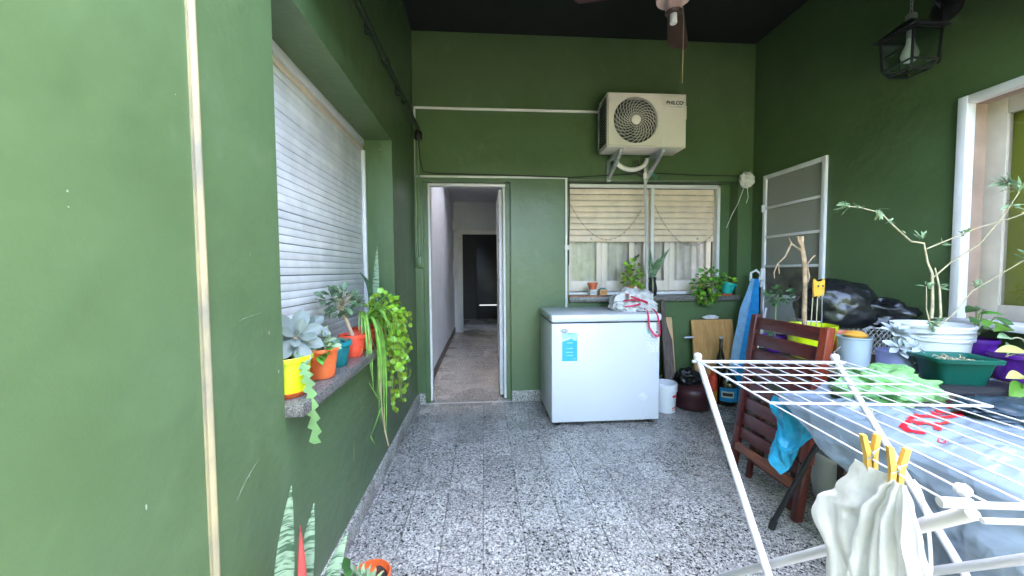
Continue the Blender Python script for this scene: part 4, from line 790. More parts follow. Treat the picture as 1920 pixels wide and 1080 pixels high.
b = thing('dark_flask', 'big dark bottle with a round blue label on the floor by the ironing board', 'bottle', (2.33, 3.48, 0))
MB().lathe([(.085, 0), (.095, .01), (.095, .20), (.085, .25), (.045, .30), (.03, .33), (.03, .36)], (2.33, 3.46, 0), 28).build('flask', BOTTLE, b, smooth=50)
def wrap(root, c, r, a0, a1, z0, z1, material, name, n=12): return MB().grid(lambda u, v: (c[0]+r*math.cos(R(a0+(a1-a0)*u)), c[1]+r*math.sin(R(a0+(a1-a0)*u)), z0+(z1-z0)*v), n, 1).build(name, material, root, smooth=60, fix=False)
wrap(b, (2.33, 3.46), .0962, -160, -60, .045, .175, BLUEC, 'label'); wrap(b, (2.33, 3.46), .0972, -150, -85, .085, .145, TOTE, 'label_band'); wrap(b, (2.33, 3.46), .0978, -143, -92, .10, .13, INKD, 'label_lettering')
b = thing('beer_bottle', 'slim dark glass bottle with a pale cap standing behind the drying rack', 'bottle', (2.24, 3.36, 0))
MB().lathe([(.034, 0), (.038, .006), (.038, .40), (.034, .46), (.018, .52), (.015, .60), (.017, .62), (.017, .635)], (2.27, 3.47, .0), 20).build('glass', BOTTLE, b, smooth=50); MB().lathe([(.019, 0), (.019, .018), (0, .02)], (2.27, 3.47, .636), 16).build('cap', TOTE, b)
b = thing('spray_can', 'red and yellow tin standing next to the dark bottle', 'can', (2.13, 3.40, 0))
MB().lathe([(.04, 0), (.042, .004), (.042, .27), (.036, .29), (.02, .30)], (2.16, 3.42, 0), 22).build('tin', REDPOT, b); MB().lathe([(.0425, 0), (.0428, .001), (.0428, .12), (.0425, .121)], (2.16, 3.42, .03), 22).build('label', mat('amber_print', (.65, .28, .03), .5), b); MB().lathe([(.016, 0), (.018, .05), (.01, .055)], (2.16, 3.42, .30), 14).build('cap', REDPOT, b)
# ironing board
b = thing('ironing_board', 'folded ironing board with a striped blue cover standing in the wall corner', 'ironing board', (2.55, 3.5, 0))
A = Vector((2.385, 3.46, .02)); B = Vector((2.645, 3.52, 1.20)); dd = (B-A).normalized(); ss = Vector((.62, -.78, 0)); ss = (ss-dd*ss.dot(dd)).normalized(); nn = dd.cross(ss)
def ibp(u, v): w_ = .078*min(1, (1-u)*2.2+.42) if u > .5 else .078; return A+dd*(B-A).length*u+ss*(v-.5)*2*w_*(.78 if u < .04 else 1)
MB().grid(lambda u, v: ibp(u, v*.48)+nn*(.008*math.sin(u*23)*v), 24, 6).build('light_stripe', LBLUEC, b, smooth=60, fix=False, solid=.02)
MB().grid(lambda u, v: ibp(u, .482+v*.518)+nn*(.006*math.sin(u*19)), 24, 6).build('blue_stripe', BLUEC, b, smooth=60, fix=False, solid=.02)
MB().tube([B+ss*.03-dd*.02, B+ss*.035+dd*.05, B-ss*.01+dd*.09, B-ss*.05+dd*.06, B-ss*.04-dd*.02], .012, 8).build('iron_rest', TRUNK, b, smooth=60)
MB().box(-.02, .02, -.008, .008, -.05, .06, .004, Matrix.Translation(B+ss*.05+dd*.05)).build('rest_bracket', TRUNK, b)
MB().tube([A+nn*.05+ss*.10, A+nn*.05+ss*.12+dd*.95], .01, 8).build('leg', TRUNK, b)

# ================================================================== LEFT WINDOW SILL
SL = WZ0+.043
PET = leaf_mesh('leaf', lambda t_: .26*math.sin(math.pi*min(1, t_**1.35))**.8+.015, SUCC, -.10, .30, 9)
def rosette(root, c, axis, rings, me=PET):
    axis = Vector(axis).normalized(); a1 = axis.orthogonal().normalized(); a2 = axis.cross(a1)
    for n, el, sz, ph in rings:
        for k in range(n):
            a = 2*math.pi*k/n+ph; d_ = (a1*math.cos(a)+a2*math.sin(a))*math.cos(R(el))+axis*math.sin(R(el)); leaf(root, me, Vector(c)+d_*.006, d_, axis, sz*random.uniform(.9, 1.1))
b = thing('potted_succulent', 'grey rosette succulent and hanging fishbone cactus in a lime pot on orange saucer', 'potted plant', (-.70, 1.39, SL))
saucer(b, (-.70, 1.385, SL), .074, ORANGE, .02); pot(b, (-.70, 1.385, SL+.007), .066, .080, .135, LIME, rimh=.016)
random.seed(2)
MB().tube(bez((-.70, 1.40, SL+.12), (-.72, 1.43, SL+.16), (-.69, 1.42, SL+.19), (-.675, 1.41, SL+.20), 6), .008, 8).build('stem', ROOT, b); MB().tube(bez((-.72, 1.40, SL+.12), (-.75, 1.50, SL+.17), (-.73, 1.55, SL+.19), (-.715, 1.565, SL+.205), 6), .007, 8).build('stem', ROOT, b)
rosette(b, (-.672, 1.405, SL+.20), (.50, -.62, .50), [(7, 2, .098, .2), (4, 30, .066, .6), (3, 58, .034, .1)])
rosette(b, (-.712, 1.575, SL+.205), (.50, -.60, .55), [(6, 4, .078, .0), (4, 34, .052, .4), (2, 60, .028, .1)])
# fishbone cactus hanging over the sill edge
fp = bez((-.665, 1.365, SL+.135), (-.605, 1.335, SL+.15), (-.595, 1.335, SL+.02), (-.585, 1.338, SL-.16), 42); vs_ = []; fs = []
for i, p in enumerate(fp):
    tt = (fp[min(i+1, 42)]-fp[max(i-1, 0)]).normalized(); s_ = tt.cross(Vector((.35, -1, .15))).normalized(); w1 = .008+.013*((i*.5) % 2.0 > .9 and 1 or ((i % 4)/4)); w2 = .008+.013*(((i+2) % 4)/4)
    vs_ += [p-s_*(.007+.014*((i % 4)/3)), p, p+s_*(.007+.014*(((i+2) % 4)/3))]
for i in range(42): a = i*3; fs += [(a, a+1, a+4, a+3), (a+1, a+2, a+5, a+4)]
MB().add(vs_, fs).build('cactus_branch', CACTUS, b, smooth=30, fix=False, solid=.004)
for k in range(6): leaf(b, OVALD, (-.75+random.uniform(-.02, .03), 1.36+random.uniform(-.02, .04), SL+.12), (random.uniform(-.5, .2), random.uniform(-.8, .3), 1), (1, -1, .3), .06)

b = thing('potted_kalanchoe', 'small green succulent in a bright orange pot between the lime and teal pots', 'potted plant', (-.675, 1.60, SL))
pot(b, (-.672, 1.605, SL), .050, .066, .125, ORANGE, rimh=.012); cloud(b, leaf_mesh('leaf', lambda t_: .30*math.sin(math.pi*min(1, t_**1.1))+.02, PALEG, -.1, .3), (-.665, 1.60, SL+.14), (.055, .05, .035), 34, .042, 12, STEMG, (-.672, 1.605, SL+.11))
for k in range(5): leaf(b, OVAL, (-.655+.02*k*.3, 1.545+.01*k, SL+.10+.008*k), (.6, -.7, -.4+.2*k), (.5, -.7, .5), .048)
b = thing('teal_flower_pot', 'teal plastic flower pot on the granite sill behind the orange pot', 'potted plant', (-.69, 1.82, SL)); pot(b, (-.685, 1.80, SL), .046, .062, .115, TEALP); cloud(b, OVALJ, (-.69, 1.80, SL+.13), (.05, .05, .03), 12, .04, 14)
b = thing('jade_plant', 'dark leaved jade bush in a red pot against the white shutter', 'potted plant', (-.71, 2.0, SL)); pot(b, (-.675, 1.995, SL), .047, .06, .115, REDPOT)
MB().tube(bez((-.675, 2.0, SL+.10), (-.70, 2.0, SL+.18), (-.71, 1.98, SL+.22), (-.72, 1.96, SL+.25), 6), .009, 8).build('trunk', ROOT, b); cloud(b, OVALJ, (-.725, 1.98, SL+.285), (.085, .12, .062), 95, .042, 15, ROOT, (-.72, 1.96, SL+.24))
# spider plant
b = thing('spider_plant', 'spider plant with long arching leaves hanging from a pot over the sill edge', 'potted plant', (-.67, 2.16, SL)); pot(b, (-.675, 2.165, SL), .05, .065, .12, REDPOT)
random.seed(21); cc = Vector((-.665, 2.15, SL+.115))
for k in range(30):
    a = random.uniform(-1.9, 1.0); out_ = Vector((math.cos(a)*.8+.35, math.sin(a), 0)); L_ = random.uniform(.10, .19); up = random.uniform(.10, .20); drop = random.uniform(-.02, .30)
    p1 = cc+out_*.03+Vector((0, 0, up*.8)); p2 = cc+out_*L_*.8+Vector((0, 0, up)); p3 = cc+out_*L_+Vector((0, 0, -drop))
    if p3.x < -.62 and p3.z < SL: p3.x = -.59
    if p2.x < -.80: p2.x = -.80
    p3.x = max(p3.x, -.80) ; blade(b, bez(cc+out_*.008, p1, p2, p3, 14), random.uniform(.006, .011), SPIDER, (out_.x*.3, out_.y*.3, 1), fold=.5)
for k, (dx, dy, zb) in enumerate(((.075, .02, .44), (.082, .05, .37), (.088, .08, .33), (.07, .0, .50), (.092, .065, .42), (.08, -.05, .62))):
    blade(b, bez(cc, cc+Vector((.06, dy*.4, .12)), cc+Vector((dx+.02, dy, .05)), Vector((cc.x+dx, cc.y+dy, zb)), 18), .012, SPIDER, (.7, -.7, .3), fold=.45)
for k, pts in enumerate(((cc+Vector((.08, -.02, -.14)), (-.585, 2.17, .62), (-.60, 2.20, .46), (-.57, 2.25, .27)), (cc+Vector((.085, .05, -.25)), (-.58, 2.22, .5), (-.58, 2.2, .42), (-.585, 2.24, .34)))): MB().tube(bez(*pts, 12), .0045-.0015*k, 6).build('aerial_root', ROOT, b, smooth=60)
for pts in (((-.60, 2.0, .72), (-.59, 2.05, .66), (-.58, 2.12, .58), (-.57, 2.16, .55)), ((-.57, 2.12, .56), (-.575, 2.06, .52), (-.58, 2.0, .48), (-.59, 1.97, .45)), ((-.59, 1.97, .45), (-.585, 1.99, .42), (-.58, 2.0, .40), (-.58, 2.02, .38)), (cc+Vector((.02, -.05, .04)), cc+Vector((.05, -.2, .07)), cc+Vector((.07, -.1, .0)), (-.575, 2.24, .66))): blade(b, bez(*pts, 10), .003, SPIDER, (1, -.5, .2), fold=.3)
blade(b, bez(cc, cc+Vector((.04, .15, .22)), (-.60, 2.75, 1.20), (-.57, 2.78, .98), 16), .0035, SPIDER, (1, -.3, .3), fold=.3)
# trailing round-leaved plant
b = thing('round_leaf_trailer', 'bright green round-leaved plant trailing thickly over the sill end', 'potted plant', (-.67, 2.42, SL)); pot(b, (-.675, 2.42, SL+.02), .055, .07, .125, REDPOT); MB().lathe([(.05, 0), (.052, .02)], (-.675, 2.42, SL), 20).build('foot_ring', TERRA, b)
random.seed(31); base = Vector((-.67, 2.41, SL+.14)); ms = MB()
for k in range(42):
    a = random.uniform(-1.5, 1.5); o_ = Vector((.075+.05*random.random(), random.uniform(-.14, .27), 0)); L_ = random.choice((.08, .2, .32, .42, .50, .58)); L_ *= 1-.5*max(0, -o_.y/.14)
    pts = bez(base, base+o_*.6+Vector((0, 0, .12)), base+o_*1.1+Vector((0, 0, .03)), base+o_+Vector((random.uniform(-.01, .02), random.uniform(-.02, .05), -L_)), 14); ms.tube(pts, .0018, 4, caps=False)
    for i in range(2, 15):
        for rep in range(2):
            if random.random() < .85: p = pts[i]+Vector((random.uniform(-.008, .024), random.uniform(-.026, .026), random.uniform(-.012, .012))); leaf(b, ROUND, p, (random.uniform(-.2, .6), random.uniform(-.7, .7), random.uniform(-.9, .3)), (.55+random.uniform(-.3, .3), -.65+random.uniform(-.35, .35), .45+random.uniform(-.3, .3)), random.choice((.020, .027, .033, .038)))
ms.build('stem', STEMG, b, smooth=60)
cloud(b, ROUND, (-.63, 2.47, SL+.20), (.09, .25, .10), 110, .034, 33)
# snake plant at the end of the sill
b = thing('snake_plant', 'snake plant with one tall upright leaf at the end of the shuttered window sill', 'potted plant', (-.74, 2.62, SL)); pot(b, (-.745, 2.62, SL), .05, .062, .11, TERRA)
blade(b, bez((-.735, 2.62, SL+.10), (-.735, 2.63, SL+.25), (-.725, 2.62, SL+.42), (-.705, 2.60, SL+.60), 14), .022, SNAKE_L, (.55, -.8, 0), shape=lance(), fold=.3, thick=.002)
blade(b, bez((-.74, 2.60, SL+.10), (-.74, 2.56, SL+.28), (-.735, 2.5, SL+.36), (-.745, 2.36, SL+.43), 14), .026, SNAKE_D, (.7, -.6, .4), shape=lance(), fold=.3, thick=.002)

# ================================================================== PLANTS ON THE FLOOR BY THE LEFT WALL
b = thing('snake_plant', 'tall pale banded snake plant standing on the floor against the green wall', 'potted plant', (-.52, 1.07, 0)); pot(b, (-.52, 1.075, 0), .08, .105, .20, TERRA)
for base_, p1, tip, w_, m_ in (((-.55, 1.03, .17), (-.55, 1.02, .45), (-.512, 1.02, .735), .023, SNAKE_L), ((-.53, 1.09, .17), (-.53, 1.09, .40), (-.500, 1.118, .625), .021, SNAKE_L), ((-.49, 1.13, .17), (-.49, 1.12, .35), (-.425, 1.17, .50), .024, SNAKE_L), ((-.57, 1.10, .17), (-.57, 1.1, .3), (-.60, 1.15, .46), .026, SNAKE_D)):
    blade(b, bez(base_, p1, Vector(p1).lerp(Vector(tip), .5), tip, 14), w_, m_, (.45, -.9, .1), shape=lance(.75), fold=.45, thick=.002)
blade(b, bez((-.51, 1.05, .17), (-.51, 1.05, .38), (-.51, 1.06, .48), (-.512, 1.058, .60), 12), .012, REDLEAF, (.45, -.9, .1), shape=lance(.7), fold=.6, thick=.002)
b = thing('orange_pot_succulent', 'small spiky succulent in a little orange pot on the floor by the skirting', 'potted plant', (-.44, 1.43, 0)); pot(b, (-.44, 1.43, 0), .05, .066, .155, ORANGE, rimh=.03)
SPK = leaf_mesh('leaf', lambda t_: .15*(1-t_)**.6+.01, PALEG, -.15, .3); random.seed(4)
for k in range(3): rosette(b, (-.455+.03*(k-1), 1.42-.02*k, .15), (.15*(k-1), -.4, 1), [(9, 25, .05, k), (7, 50, .045, .3), (4, 75, .035, .1)], SPK)
cloud(b, OVALD, (-.52, 1.40, .15), (.05, .04, .05), 16, .055, 19); cloud(b, OVAL, (-.38, 1.40, .09), (.035, .03, .03), 6, .05, 20)

# ================================================================== TABLES ON THE RIGHT
TZ, UZ = .70, .75
t = thing('low_table', 'low brown wooden table under the pale blue plastic sheet', 'table', (2.05, 1.2, 0))
MB().box(1.43, 2.68, .62, 1.715, TZ-.03, TZ, .004).build('table_top', BROWNW, t)
ap = MB(); ap.box(1.47, 2.64, 1.655, 1.68, TZ-.11, TZ-.0305); ap.box(1.47, 2.64, .66, .685, TZ-.11, TZ-.0305); ap.box(1.455, 1.478, .66, 1.68, TZ-.11, TZ-.031); ap.build('apron', BROWNW, t, smooth=0)
for a_, b_ in (((1.62, 1.60, TZ-.03), (1.425, 1.745, .02)), ((1.55, .72, TZ-.03), (1.50, .66, .02)), ((2.6, 1.62, TZ-.03), (2.62, 1.68, .02)), ((2.6, .72, TZ-.03), (2.62, .66, .02))):
    lg = MB().tube([a_, b_], .012, 10).build('leg', BLACKP, t); MB().tube([Vector(b_)+(Vector(a_)-Vector(b_)).normalized()*.03, Vector(b_)-Vector((0, 0, .02))], .016, 10).build('rubber_foot', CAPN, lg)
t = thing('plant_table', 'brown side table against the shaded wall carrying the pots and the wire basket', 'table', (2.25, 2.1, 0))
MB().box(1.82, 2.72, 1.44, 2.50, UZ-.03, UZ, .004).build('table_top', BROWNW, t)
for a_ in ((1.86, 1.80), (1.90, 2.45), (2.67, 1.80), (2.67, 2.45)): MB().box(a_[0]-.02, a_[0]+.02, a_[1]-.02, a_[1]+.02, 0, UZ-.0305, .003).build('leg', BROWNW, t)

# pale blue plastic sheet with red print: over the table, hanging down its left side
def wr_(x, y, a=1.0, f=5.0, s=0): q = Vector((x*f+s, y*f, s*.7)); return a*(noise.fractal(q, .8, 2.0, 4)*.5-abs(noise.noise(q*.9))*.7)
def hem(y): # height of the left hem
    k = [(1.72, .69), (1.60, .655), (1.40, .54), (1.22, .46), (1.05, .34), (.85, .22), (.5, .12)]
    for (ya, za), (yb_, zb_) in zip(k, k[1:]):
        if y >= yb_: return zb_+(za-zb_)*(y-yb_)/(ya-yb_)
    return .12
def sheet(u, v):
    # u across: 0 = hem of the left drop, .42 = table edge, 1 = wall side; v = along y, far to near
    y = 1.70-1.15*v-.015*math.sin(u*9)
    if u < .42:
        k = u/.42; zt = TZ+.006; h_ = hem(y); z = h_+(zt-h_)*k
        drop = zt-z; fold = .016*math.sin(y*27+z*9+2*noise.noise(Vector((y*4, z*4, 1))))*min(1, drop*5)+.045*wr_(y, z, 1, 7, 3)*min(1, drop*6)
        x = 1.408-.015*math.sin(min(1, drop/.3)*1.5)+fold*.8-.012
        if drop < .03: x += .012*(1-drop/.03)
        return Vector((min(x, 1.421), y, z))
    k = (u-.42)/.58; x = 1.421+k*1.22
    return Vector((x, y, TZ+.008+max(0, .030+.085*wr_(x, y, 1, 3.6, 1)+.030*wr_(x, y, 1, 10, 5))*min(1, k*12)))
t = thing('plastic_sheet', 'pale blue crinkled plastic sheet with red lettering draped over the low table', 'plastic sheet', (1.8, 1.2, TZ))
MB().grid(sheet, 170, 150).build('film', PVCBLUE, t, smooth=70, fix=False)
def on_sheet(x, y): return Vector((x, y, TZ+.0115+max(0, .030+.085*wr_(x, y, 1, 3.6, 1)+.030*wr_(x, y, 1, 10, 5))*min(1, (x-1.421)/1.22*12)))
def stroke(pts, w, name='red_lettering', material=None):
    out_ = []
    for (a, b) in zip(pts, pts[1:]):
        for i in range(6): out_.append((a[0]+(b[0]-a[0])*i/6, a[1]+(b[1]-a[1])*i/6))
    out_.append(pts[-1]); vs_ = []; fs = []; n = len(out_)
    for i, p in enumerate(out_):
        q0_, q1_ = out_[max(0, i-1)], out_[min(n-1, i+1)]; dx, dy = q1_[0]-q0_[0], q1_[1]-q0_[1]; l = math.hypot(dx, dy) or 1; nx, ny = -dy/l, dx/l
        for s_ in (-1, 0, 1): vs_.append(on_sheet(p[0]+nx*w*s_/2, p[1]+ny*w*s_/2))
    for i in range(n-1): a = i*3; fs += [(a, a+1, a+4, a+3), (a+1, a+2, a+5, a+4)]
    return MB().add(vs_, fs).build(name, material or REDINK, t, smooth=60, fix=False)
# red letters, running from the wall side towards the near edge
stroke([(1.50, 1.165), (1.475, 1.195), (1.485, 1.225), (1.52, 1.23), (1.555, 1.21), (1.565, 1.18), (1.54, 1.165)], .019)
stroke([(1.545, 1.255), (1.60, 1.245), (1.645, 1.225), (1.655, 1.25), (1.63, 1.275), (1.575, 1.285)], .019)
stroke([(1.62, 1.30), (1.72, 1.265)], .019); stroke([(1.66, 1.33), (1.77, 1.29)], .019); stroke([(1.76, 1.36), (1.84, 1.315), (1.85, 1.34), (1.79, 1.375)], .019); stroke([(1.84, 1.40), (1.93, 1.34)], .019); stroke([(1.92, 1.42), (2.02, 1.36)], .019); stroke([(2.00, 1.425), (2.10, 1.385)], .019); stroke([(2.06, 1.425), (2.16, 1.41), (2.20, 1.375), (2.16, 1.355)], .019)
stroke([(1.50, 1.118+.012), (1.515, 1.128+.012), (1.525, 1.115+.012), (1.51, 1.106+.012), (1.50, 1.118+.012)], .004, 'small_print')
for k in range(3): stroke([(1.50+.02*k, 1.40-.01*k), (1.515+.02*k, 1.415-.01*k), (1.525+.02*k, 1.395-.01*k)], .004, 'small_print', GREYP)
# printed grey sheet towards the wall
t = thing('printed_sheet', 'grey printed plastic sheet bunched on the table beside the blue one', 'plastic sheet', (2.2, 1.1, TZ))
def psh(u, v): x = 1.93+u*.60+.04*v; y = 1.32-.62*v-.03*u; return Vector((x, y, TZ+.045+max(-.02, .055*wr_(x, y, 1, 4, 8)+.012*wr_(x, y, 1, 15, 2)+.02*math.sin(u*9+v*4))*min(1, 8*u, 8*v, 8*(1-u))))
MB().grid(psh, 60, 60).build('film', PAPERG, t, smooth=70, fix=False)
random.seed(12)
for k in range(46):
    u, v = random.uniform(.06, .9), random.choice((.15, .2, .28, .36, .5, .56, .62, .7, .78)); w_ = random.uniform(.02, .09)
    MB().grid(lambda a, b: psh(min(1, u+a*w_), v+b*random.choice((.008, .009)))+Vector((0, 0, .003)), 4, 1).build('small_print', INKD if k % 3 else GREYP, t, smooth=60, fix=False)
t = thing('dark_gap_lump', 'dark bunched film filling the gap at the edge of the printed sheet', 'bag', (1.86, 1.22, TZ)); crumple((2.02, 1.31, TZ+.03), (.15, .10, .035), 9, .4, 2.5, 40, 24).build('film', mat('navy_film', (.02, .04, .06), .35), t, smooth=50)  # dark lump put in for the dark gap between the sheets

# bright blue cloth over the corner, and things under the table
t = thing('blue_cloth', 'bright blue cloth hanging from the corner of the low table', 'cloth', (1.45, 1.70, .5))
def bcl(u, v):
    y = 1.785-.30*u; top = .665-.02*u; ln = .36-.9*abs(u-.27)*.45-.05*u; z = top-v*ln
    return Vector((1.45-.035*v+.014*math.sin(u*13+v*3)*(.3+v)+.04*wr_(u, v*.7, 1, 4, 6)*min(1, v*3), y-.05*v*(1-u)+.015*math.sin(v*7), z))
MB().grid(bcl, 40, 30).build('fabric', CYANC, t, smooth=70, fix=False)
t = thing('storage_tub', 'white plastic tub on the floor under the low table', 'tub', (2.02, 1.98, 0)); MB().lathe([(.15, 0), (.16, .01), (.19, .26), (.20, .265), (.20, .285), (.185, .285), (.16, .02)], (2.02, 1.92, 0), 32).build('shell', WBUCKET, t)
t = thing('teal_ball', 'teal ball on the floor in front of the white tub', 'ball', (1.76, 1.86, .05)); MB().lathe([(0, -.052), (.026, -.045), (.045, -.026), (.052, 0), (.045, .026), (.026, .045), (0, .052)], (1.79, 1.80, .052), 24).build('shell', mat('teal_rubber', (.01, .25, .27), .4), t, smooth=80)

# ================================================================== FOLDED CHAIR
t = thing('folding_chair', 'folded dark mahogany slatted chair leaning against the plant table', 'chair', (1.605, 2.04, 0))
KX = .138
def cx_(z): return 1.600+KX*z
CY0, CY1 = 1.768, 2.318
def chb(y0, y1, z0, z1, d0, d1, bev=.004):
    m = MB().box(0, d1-d0, y0, y1, z0, z1, bev); m.v = [(p[0]+cx_(p[2])+d0, p[1], p[2]) for p in m.v]; return m
for y0, y1, mt in ((CY0, CY0+.045, MAHOGR), (CY1-.042, CY1, MAHOG)): chb(y0, y1, .30, 1.0 if y0 < 2 else 1.01, -.022, .022).build('back_rail', mt, t)
for y0, y1 in ((CY0+.004, CY0+.042), (CY1-.040, CY1-.004)): chb(y0, y1, .0, .299, -.026, .018).build('leg', MAHOG, t)
for k, (a, b) in enumerate(((.925, .995), (.82, .893), (.715, .797), (.625, .695), (.505, .58), (.41, .485), (.315, .39), (.225, .295))):
    def slat(y, z): return z
    m = chb(CY0+.0455, CY1-.0425, a, b, -.010, .010)
    if k == 2: m.v = [(p[0], p[1], p[2]-.02*math.sin((p[1]-CY0)/.55*math.pi) if p[2] > .75 else p[2]) for p in m.v]
    m.build('slat', MAHOG, t)
chb(CY0+.046, CY1-.043, .150, .195, -.030, -.002).build('front_rail', wood('warm_mahogany', (.30, .10, .05), (.16, .05, .03), .4, (20, 2, 20), 3), t)
for y0 in (CY0+.12, CY0+.36): chb(y0, y0+.03, .36, .52, .011, .03).build('seat_batten', MAHOG, t)
chb(CY0+.10, CY0+.13, .0, .62, .024, .05).build('rear_leg', MAHOG, t); chb(CY1-.13, CY1-.10, .0, .62, .024, .05).build('rear_leg', MAHOG, t)
chb(CY0+.13, CY1-.13, .10, .135, .028, .046).build('stretcher', MAHOG, t)

# ================================================================== ON THE PLANT TABLE
t = thing('lime_planter', 'lime green planter with a bare pruned trunk behind the folded chair', 'potted plant', (2.02, 2.20, UZ)); pot(t, (2.02, 2.20, UZ), .10, .125, .205, LIME, rimh=.025)
MB().tube([(1.97, 2.19, UZ+.17), (1.965, 2.19, UZ+.30), (1.97, 2.195, UZ+.45), (1.955, 2.19, UZ+.60), (1.93, 2.185, UZ+.70), (1.925, 2.18, UZ+.745)], [.014, .013, .013, .014, .013, .012], 10).build('trunk', BARK, t, smooth=60)
br = MB(); br.tube([(1.934, 2.186, UZ+.68), (1.907, 2.18, UZ+.715), (1.892, 2.17, UZ+.745)], .007, 7); br.tube([(1.932, 2.19, UZ+.66), (1.852, 2.17, UZ+.70), (1.827, 2.16, UZ+.735)], [.006, .005, .003], 6); br.tube([(1.852, 2.17, UZ+.70), (1.812, 2.17, UZ+.62), (1.762, 2.16, UZ+.585), (1.737, 2.16, UZ+.53), (1.742, 2.16, UZ+.49)], [.006, .005, .004, .004, .002], 6); br.tube([(1.762, 2.16, UZ+.585), (1.772, 2.16, UZ+.52)], .0025, 5); br.tube([(1.962, 2.19, UZ+.56), (2.002, 2.18, UZ+.62), (2.017, 2.18, UZ+.63)], .004, 6); br.tube([(1.967, 2.19, UZ+.42), (1.992, 2.19, UZ+.50), (1.972, 2.19, UZ+.58)], .005, 6); br.build('branch', BARK, t, smooth=60)
t = thing('owl_stake', 'yellow felt owl ornament on thin sticks in the lime planter', 'ornament', (2.07, 2.19, UZ+.17))
owl = [(-.058, .045), (-.05, .06), (-.03, .045), (0, .04), (.03, .045), (.05, .06), (.058, .045), (.056, -.02), (.045, -.05), (.02, -.042), (0, -.055), (-.02, -.042), (-.045, -.05), (-.056, -.02)]
MB().prism(owl, -.004, .004, lambda a, b, s_: (2.018+a*.95, 2.15+s_+a*.35, UZ+.43+b)).build('owl', OWLY, t, smooth=0)
for a in (-.024, .024):
    MB().lathe([(.013, 0), (.013, .006), (0, .007)], (0, 0, 0), 14, M=Matrix.Translation((2.018+a*.95, 2.145+a*.35, UZ+.445)) @ Matrix.Rotation(R(90), 4, 'X')).build('eye', OWLY, t); MB().lathe([(.006, 0), (.006, .009), (0, .0095)], (0, 0, 0), 12, M=Matrix.Translation((2.018+a*.95, 2.145+a*.35, UZ+.445)) @ Matrix.Rotation(R(90), 4, 'X')).build('pupil', BROWNW, t)
for a, l in ((-.03, -.02), (.0, .0), (.03, .02)): MB().tube([(2.018+a*.5+l, 2.16, UZ+.17), (2.018+a, 2.156, UZ+.40)], .0028, 5).build('stick', TWIG if a < .02 else GALV, t)
t = thing('purple_flower_pot', 'purple pot with a thin stemmed seedling between the chair slats and the metal door', 'potted plant', (1.93, 2.38, UZ)); pot(t, (1.93, 2.38, UZ), .05, .066, .11, PURPLE)
MB().tube(bez((1.93, 2.38, UZ+.09), (1.94, 2.38, UZ+.2), (1.93, 2.38, UZ+.3), (1.925, 2.37, UZ+.36), 8), .004, 6).build('stem', STEMG, t); cloud(t, OVALD, (1.935, 2.37, UZ+.37), (.085, .06, .055), 55, .034, 51); cloud(t, OVALD, (1.93, 2.36, UZ+.13), (.07, .04, .03), 14, .03, 52)
t = thing('terracotta_pot', 'brown terracotta pot partly hidden behind the milky container', 'flower pot', (2.2, 2.12, UZ)); pot(t, (2.21, 2.17, UZ), .06, .078, .16, TERRA)
# wire basket with black bag, turned a little on the table
BM = Matrix.Translation((2.42, 2.375, UZ)) @ Matrix.Rotation(R(-24), 4, 'Z')
t = thing('wire_basket', 'white lattice wire basket on the plant table under the black plastic bag', 'basket', (2.42, 2.36, UZ)); bw, bdp, bh_ = .265, .125, .20
rim_ = MB(); wire_ = MB()
def bp(x, y, z): return BM @ Vector((x, y, z))
for z, gx in ((.005, .92), (bh_, 1.0), (bh_-.03, .98)): rim_.tube([bp(-bw*gx, -bdp*gx, z), bp(bw*gx, -bdp*gx, z), bp(bw*gx, bdp*gx, z), bp(-bw*gx, bdp*gx, z), bp(-bw*gx, -bdp*gx, z)], .0045, 6)
rim_.build('rim', TRUNK, t, smooth=60)
for side in (-1, 1):
    for k in range(21):
        x = -bw+2*bw*k/20
        for sgn in (-1, 1):
            x2 = x+sgn*.11
            if abs(x2) <= bw+.001: wire_.tube([bp(x*.93, side*bdp*.93, .005), bp(x2, side*bdp, bh_-.03)], .0022, 4, caps=False)
    for k in range(8):
        y = -bdp+2*bdp*k/7; wire_.tube([bp(side*bw*.92, y*.92, .005), bp(side*bw, y, bh_)], .0022, 4, caps=False)
for k in range(12): x = -bw*.92+2*bw*.92*k/11; wire_.tube([bp(x, -bdp*.92, .005), bp(x, bdp*.92, .005)], .0022, 4, caps=False)
wire_.build('lattice', TRUNK, t, smooth=60)
t = thing('black_bin_bag', 'bulging shiny black plastic bag lying on the wire basket', 'bag', (2.42, 2.36, UZ+bh_))
m = crumple((-.045, 0, 0), (.235, .16, .205), 13, .14, 1.2, 110, 60, ridged=False); m.v = [tuple(BM @ Vector((p[0], p[1], p[2]+bh_-.035))) for p in m.v]; m.v = [(min(p[0], 2.73), p[1], p[2]) for p in m.v]; m.build('film', BLKBAG, t, smooth=70)
m = crumple((.17, -.03, bh_-.01), (.18, .11, .10), 17, .4, 1.8, 60, 36); m.v = [tuple(BM @ Vector(p)) for p in m.v]; m.v = [(min(p[0], 2.73), p[1], p[2]) for p in m.v]; m.build('tied_end', BLKBAG, t, smooth=70)
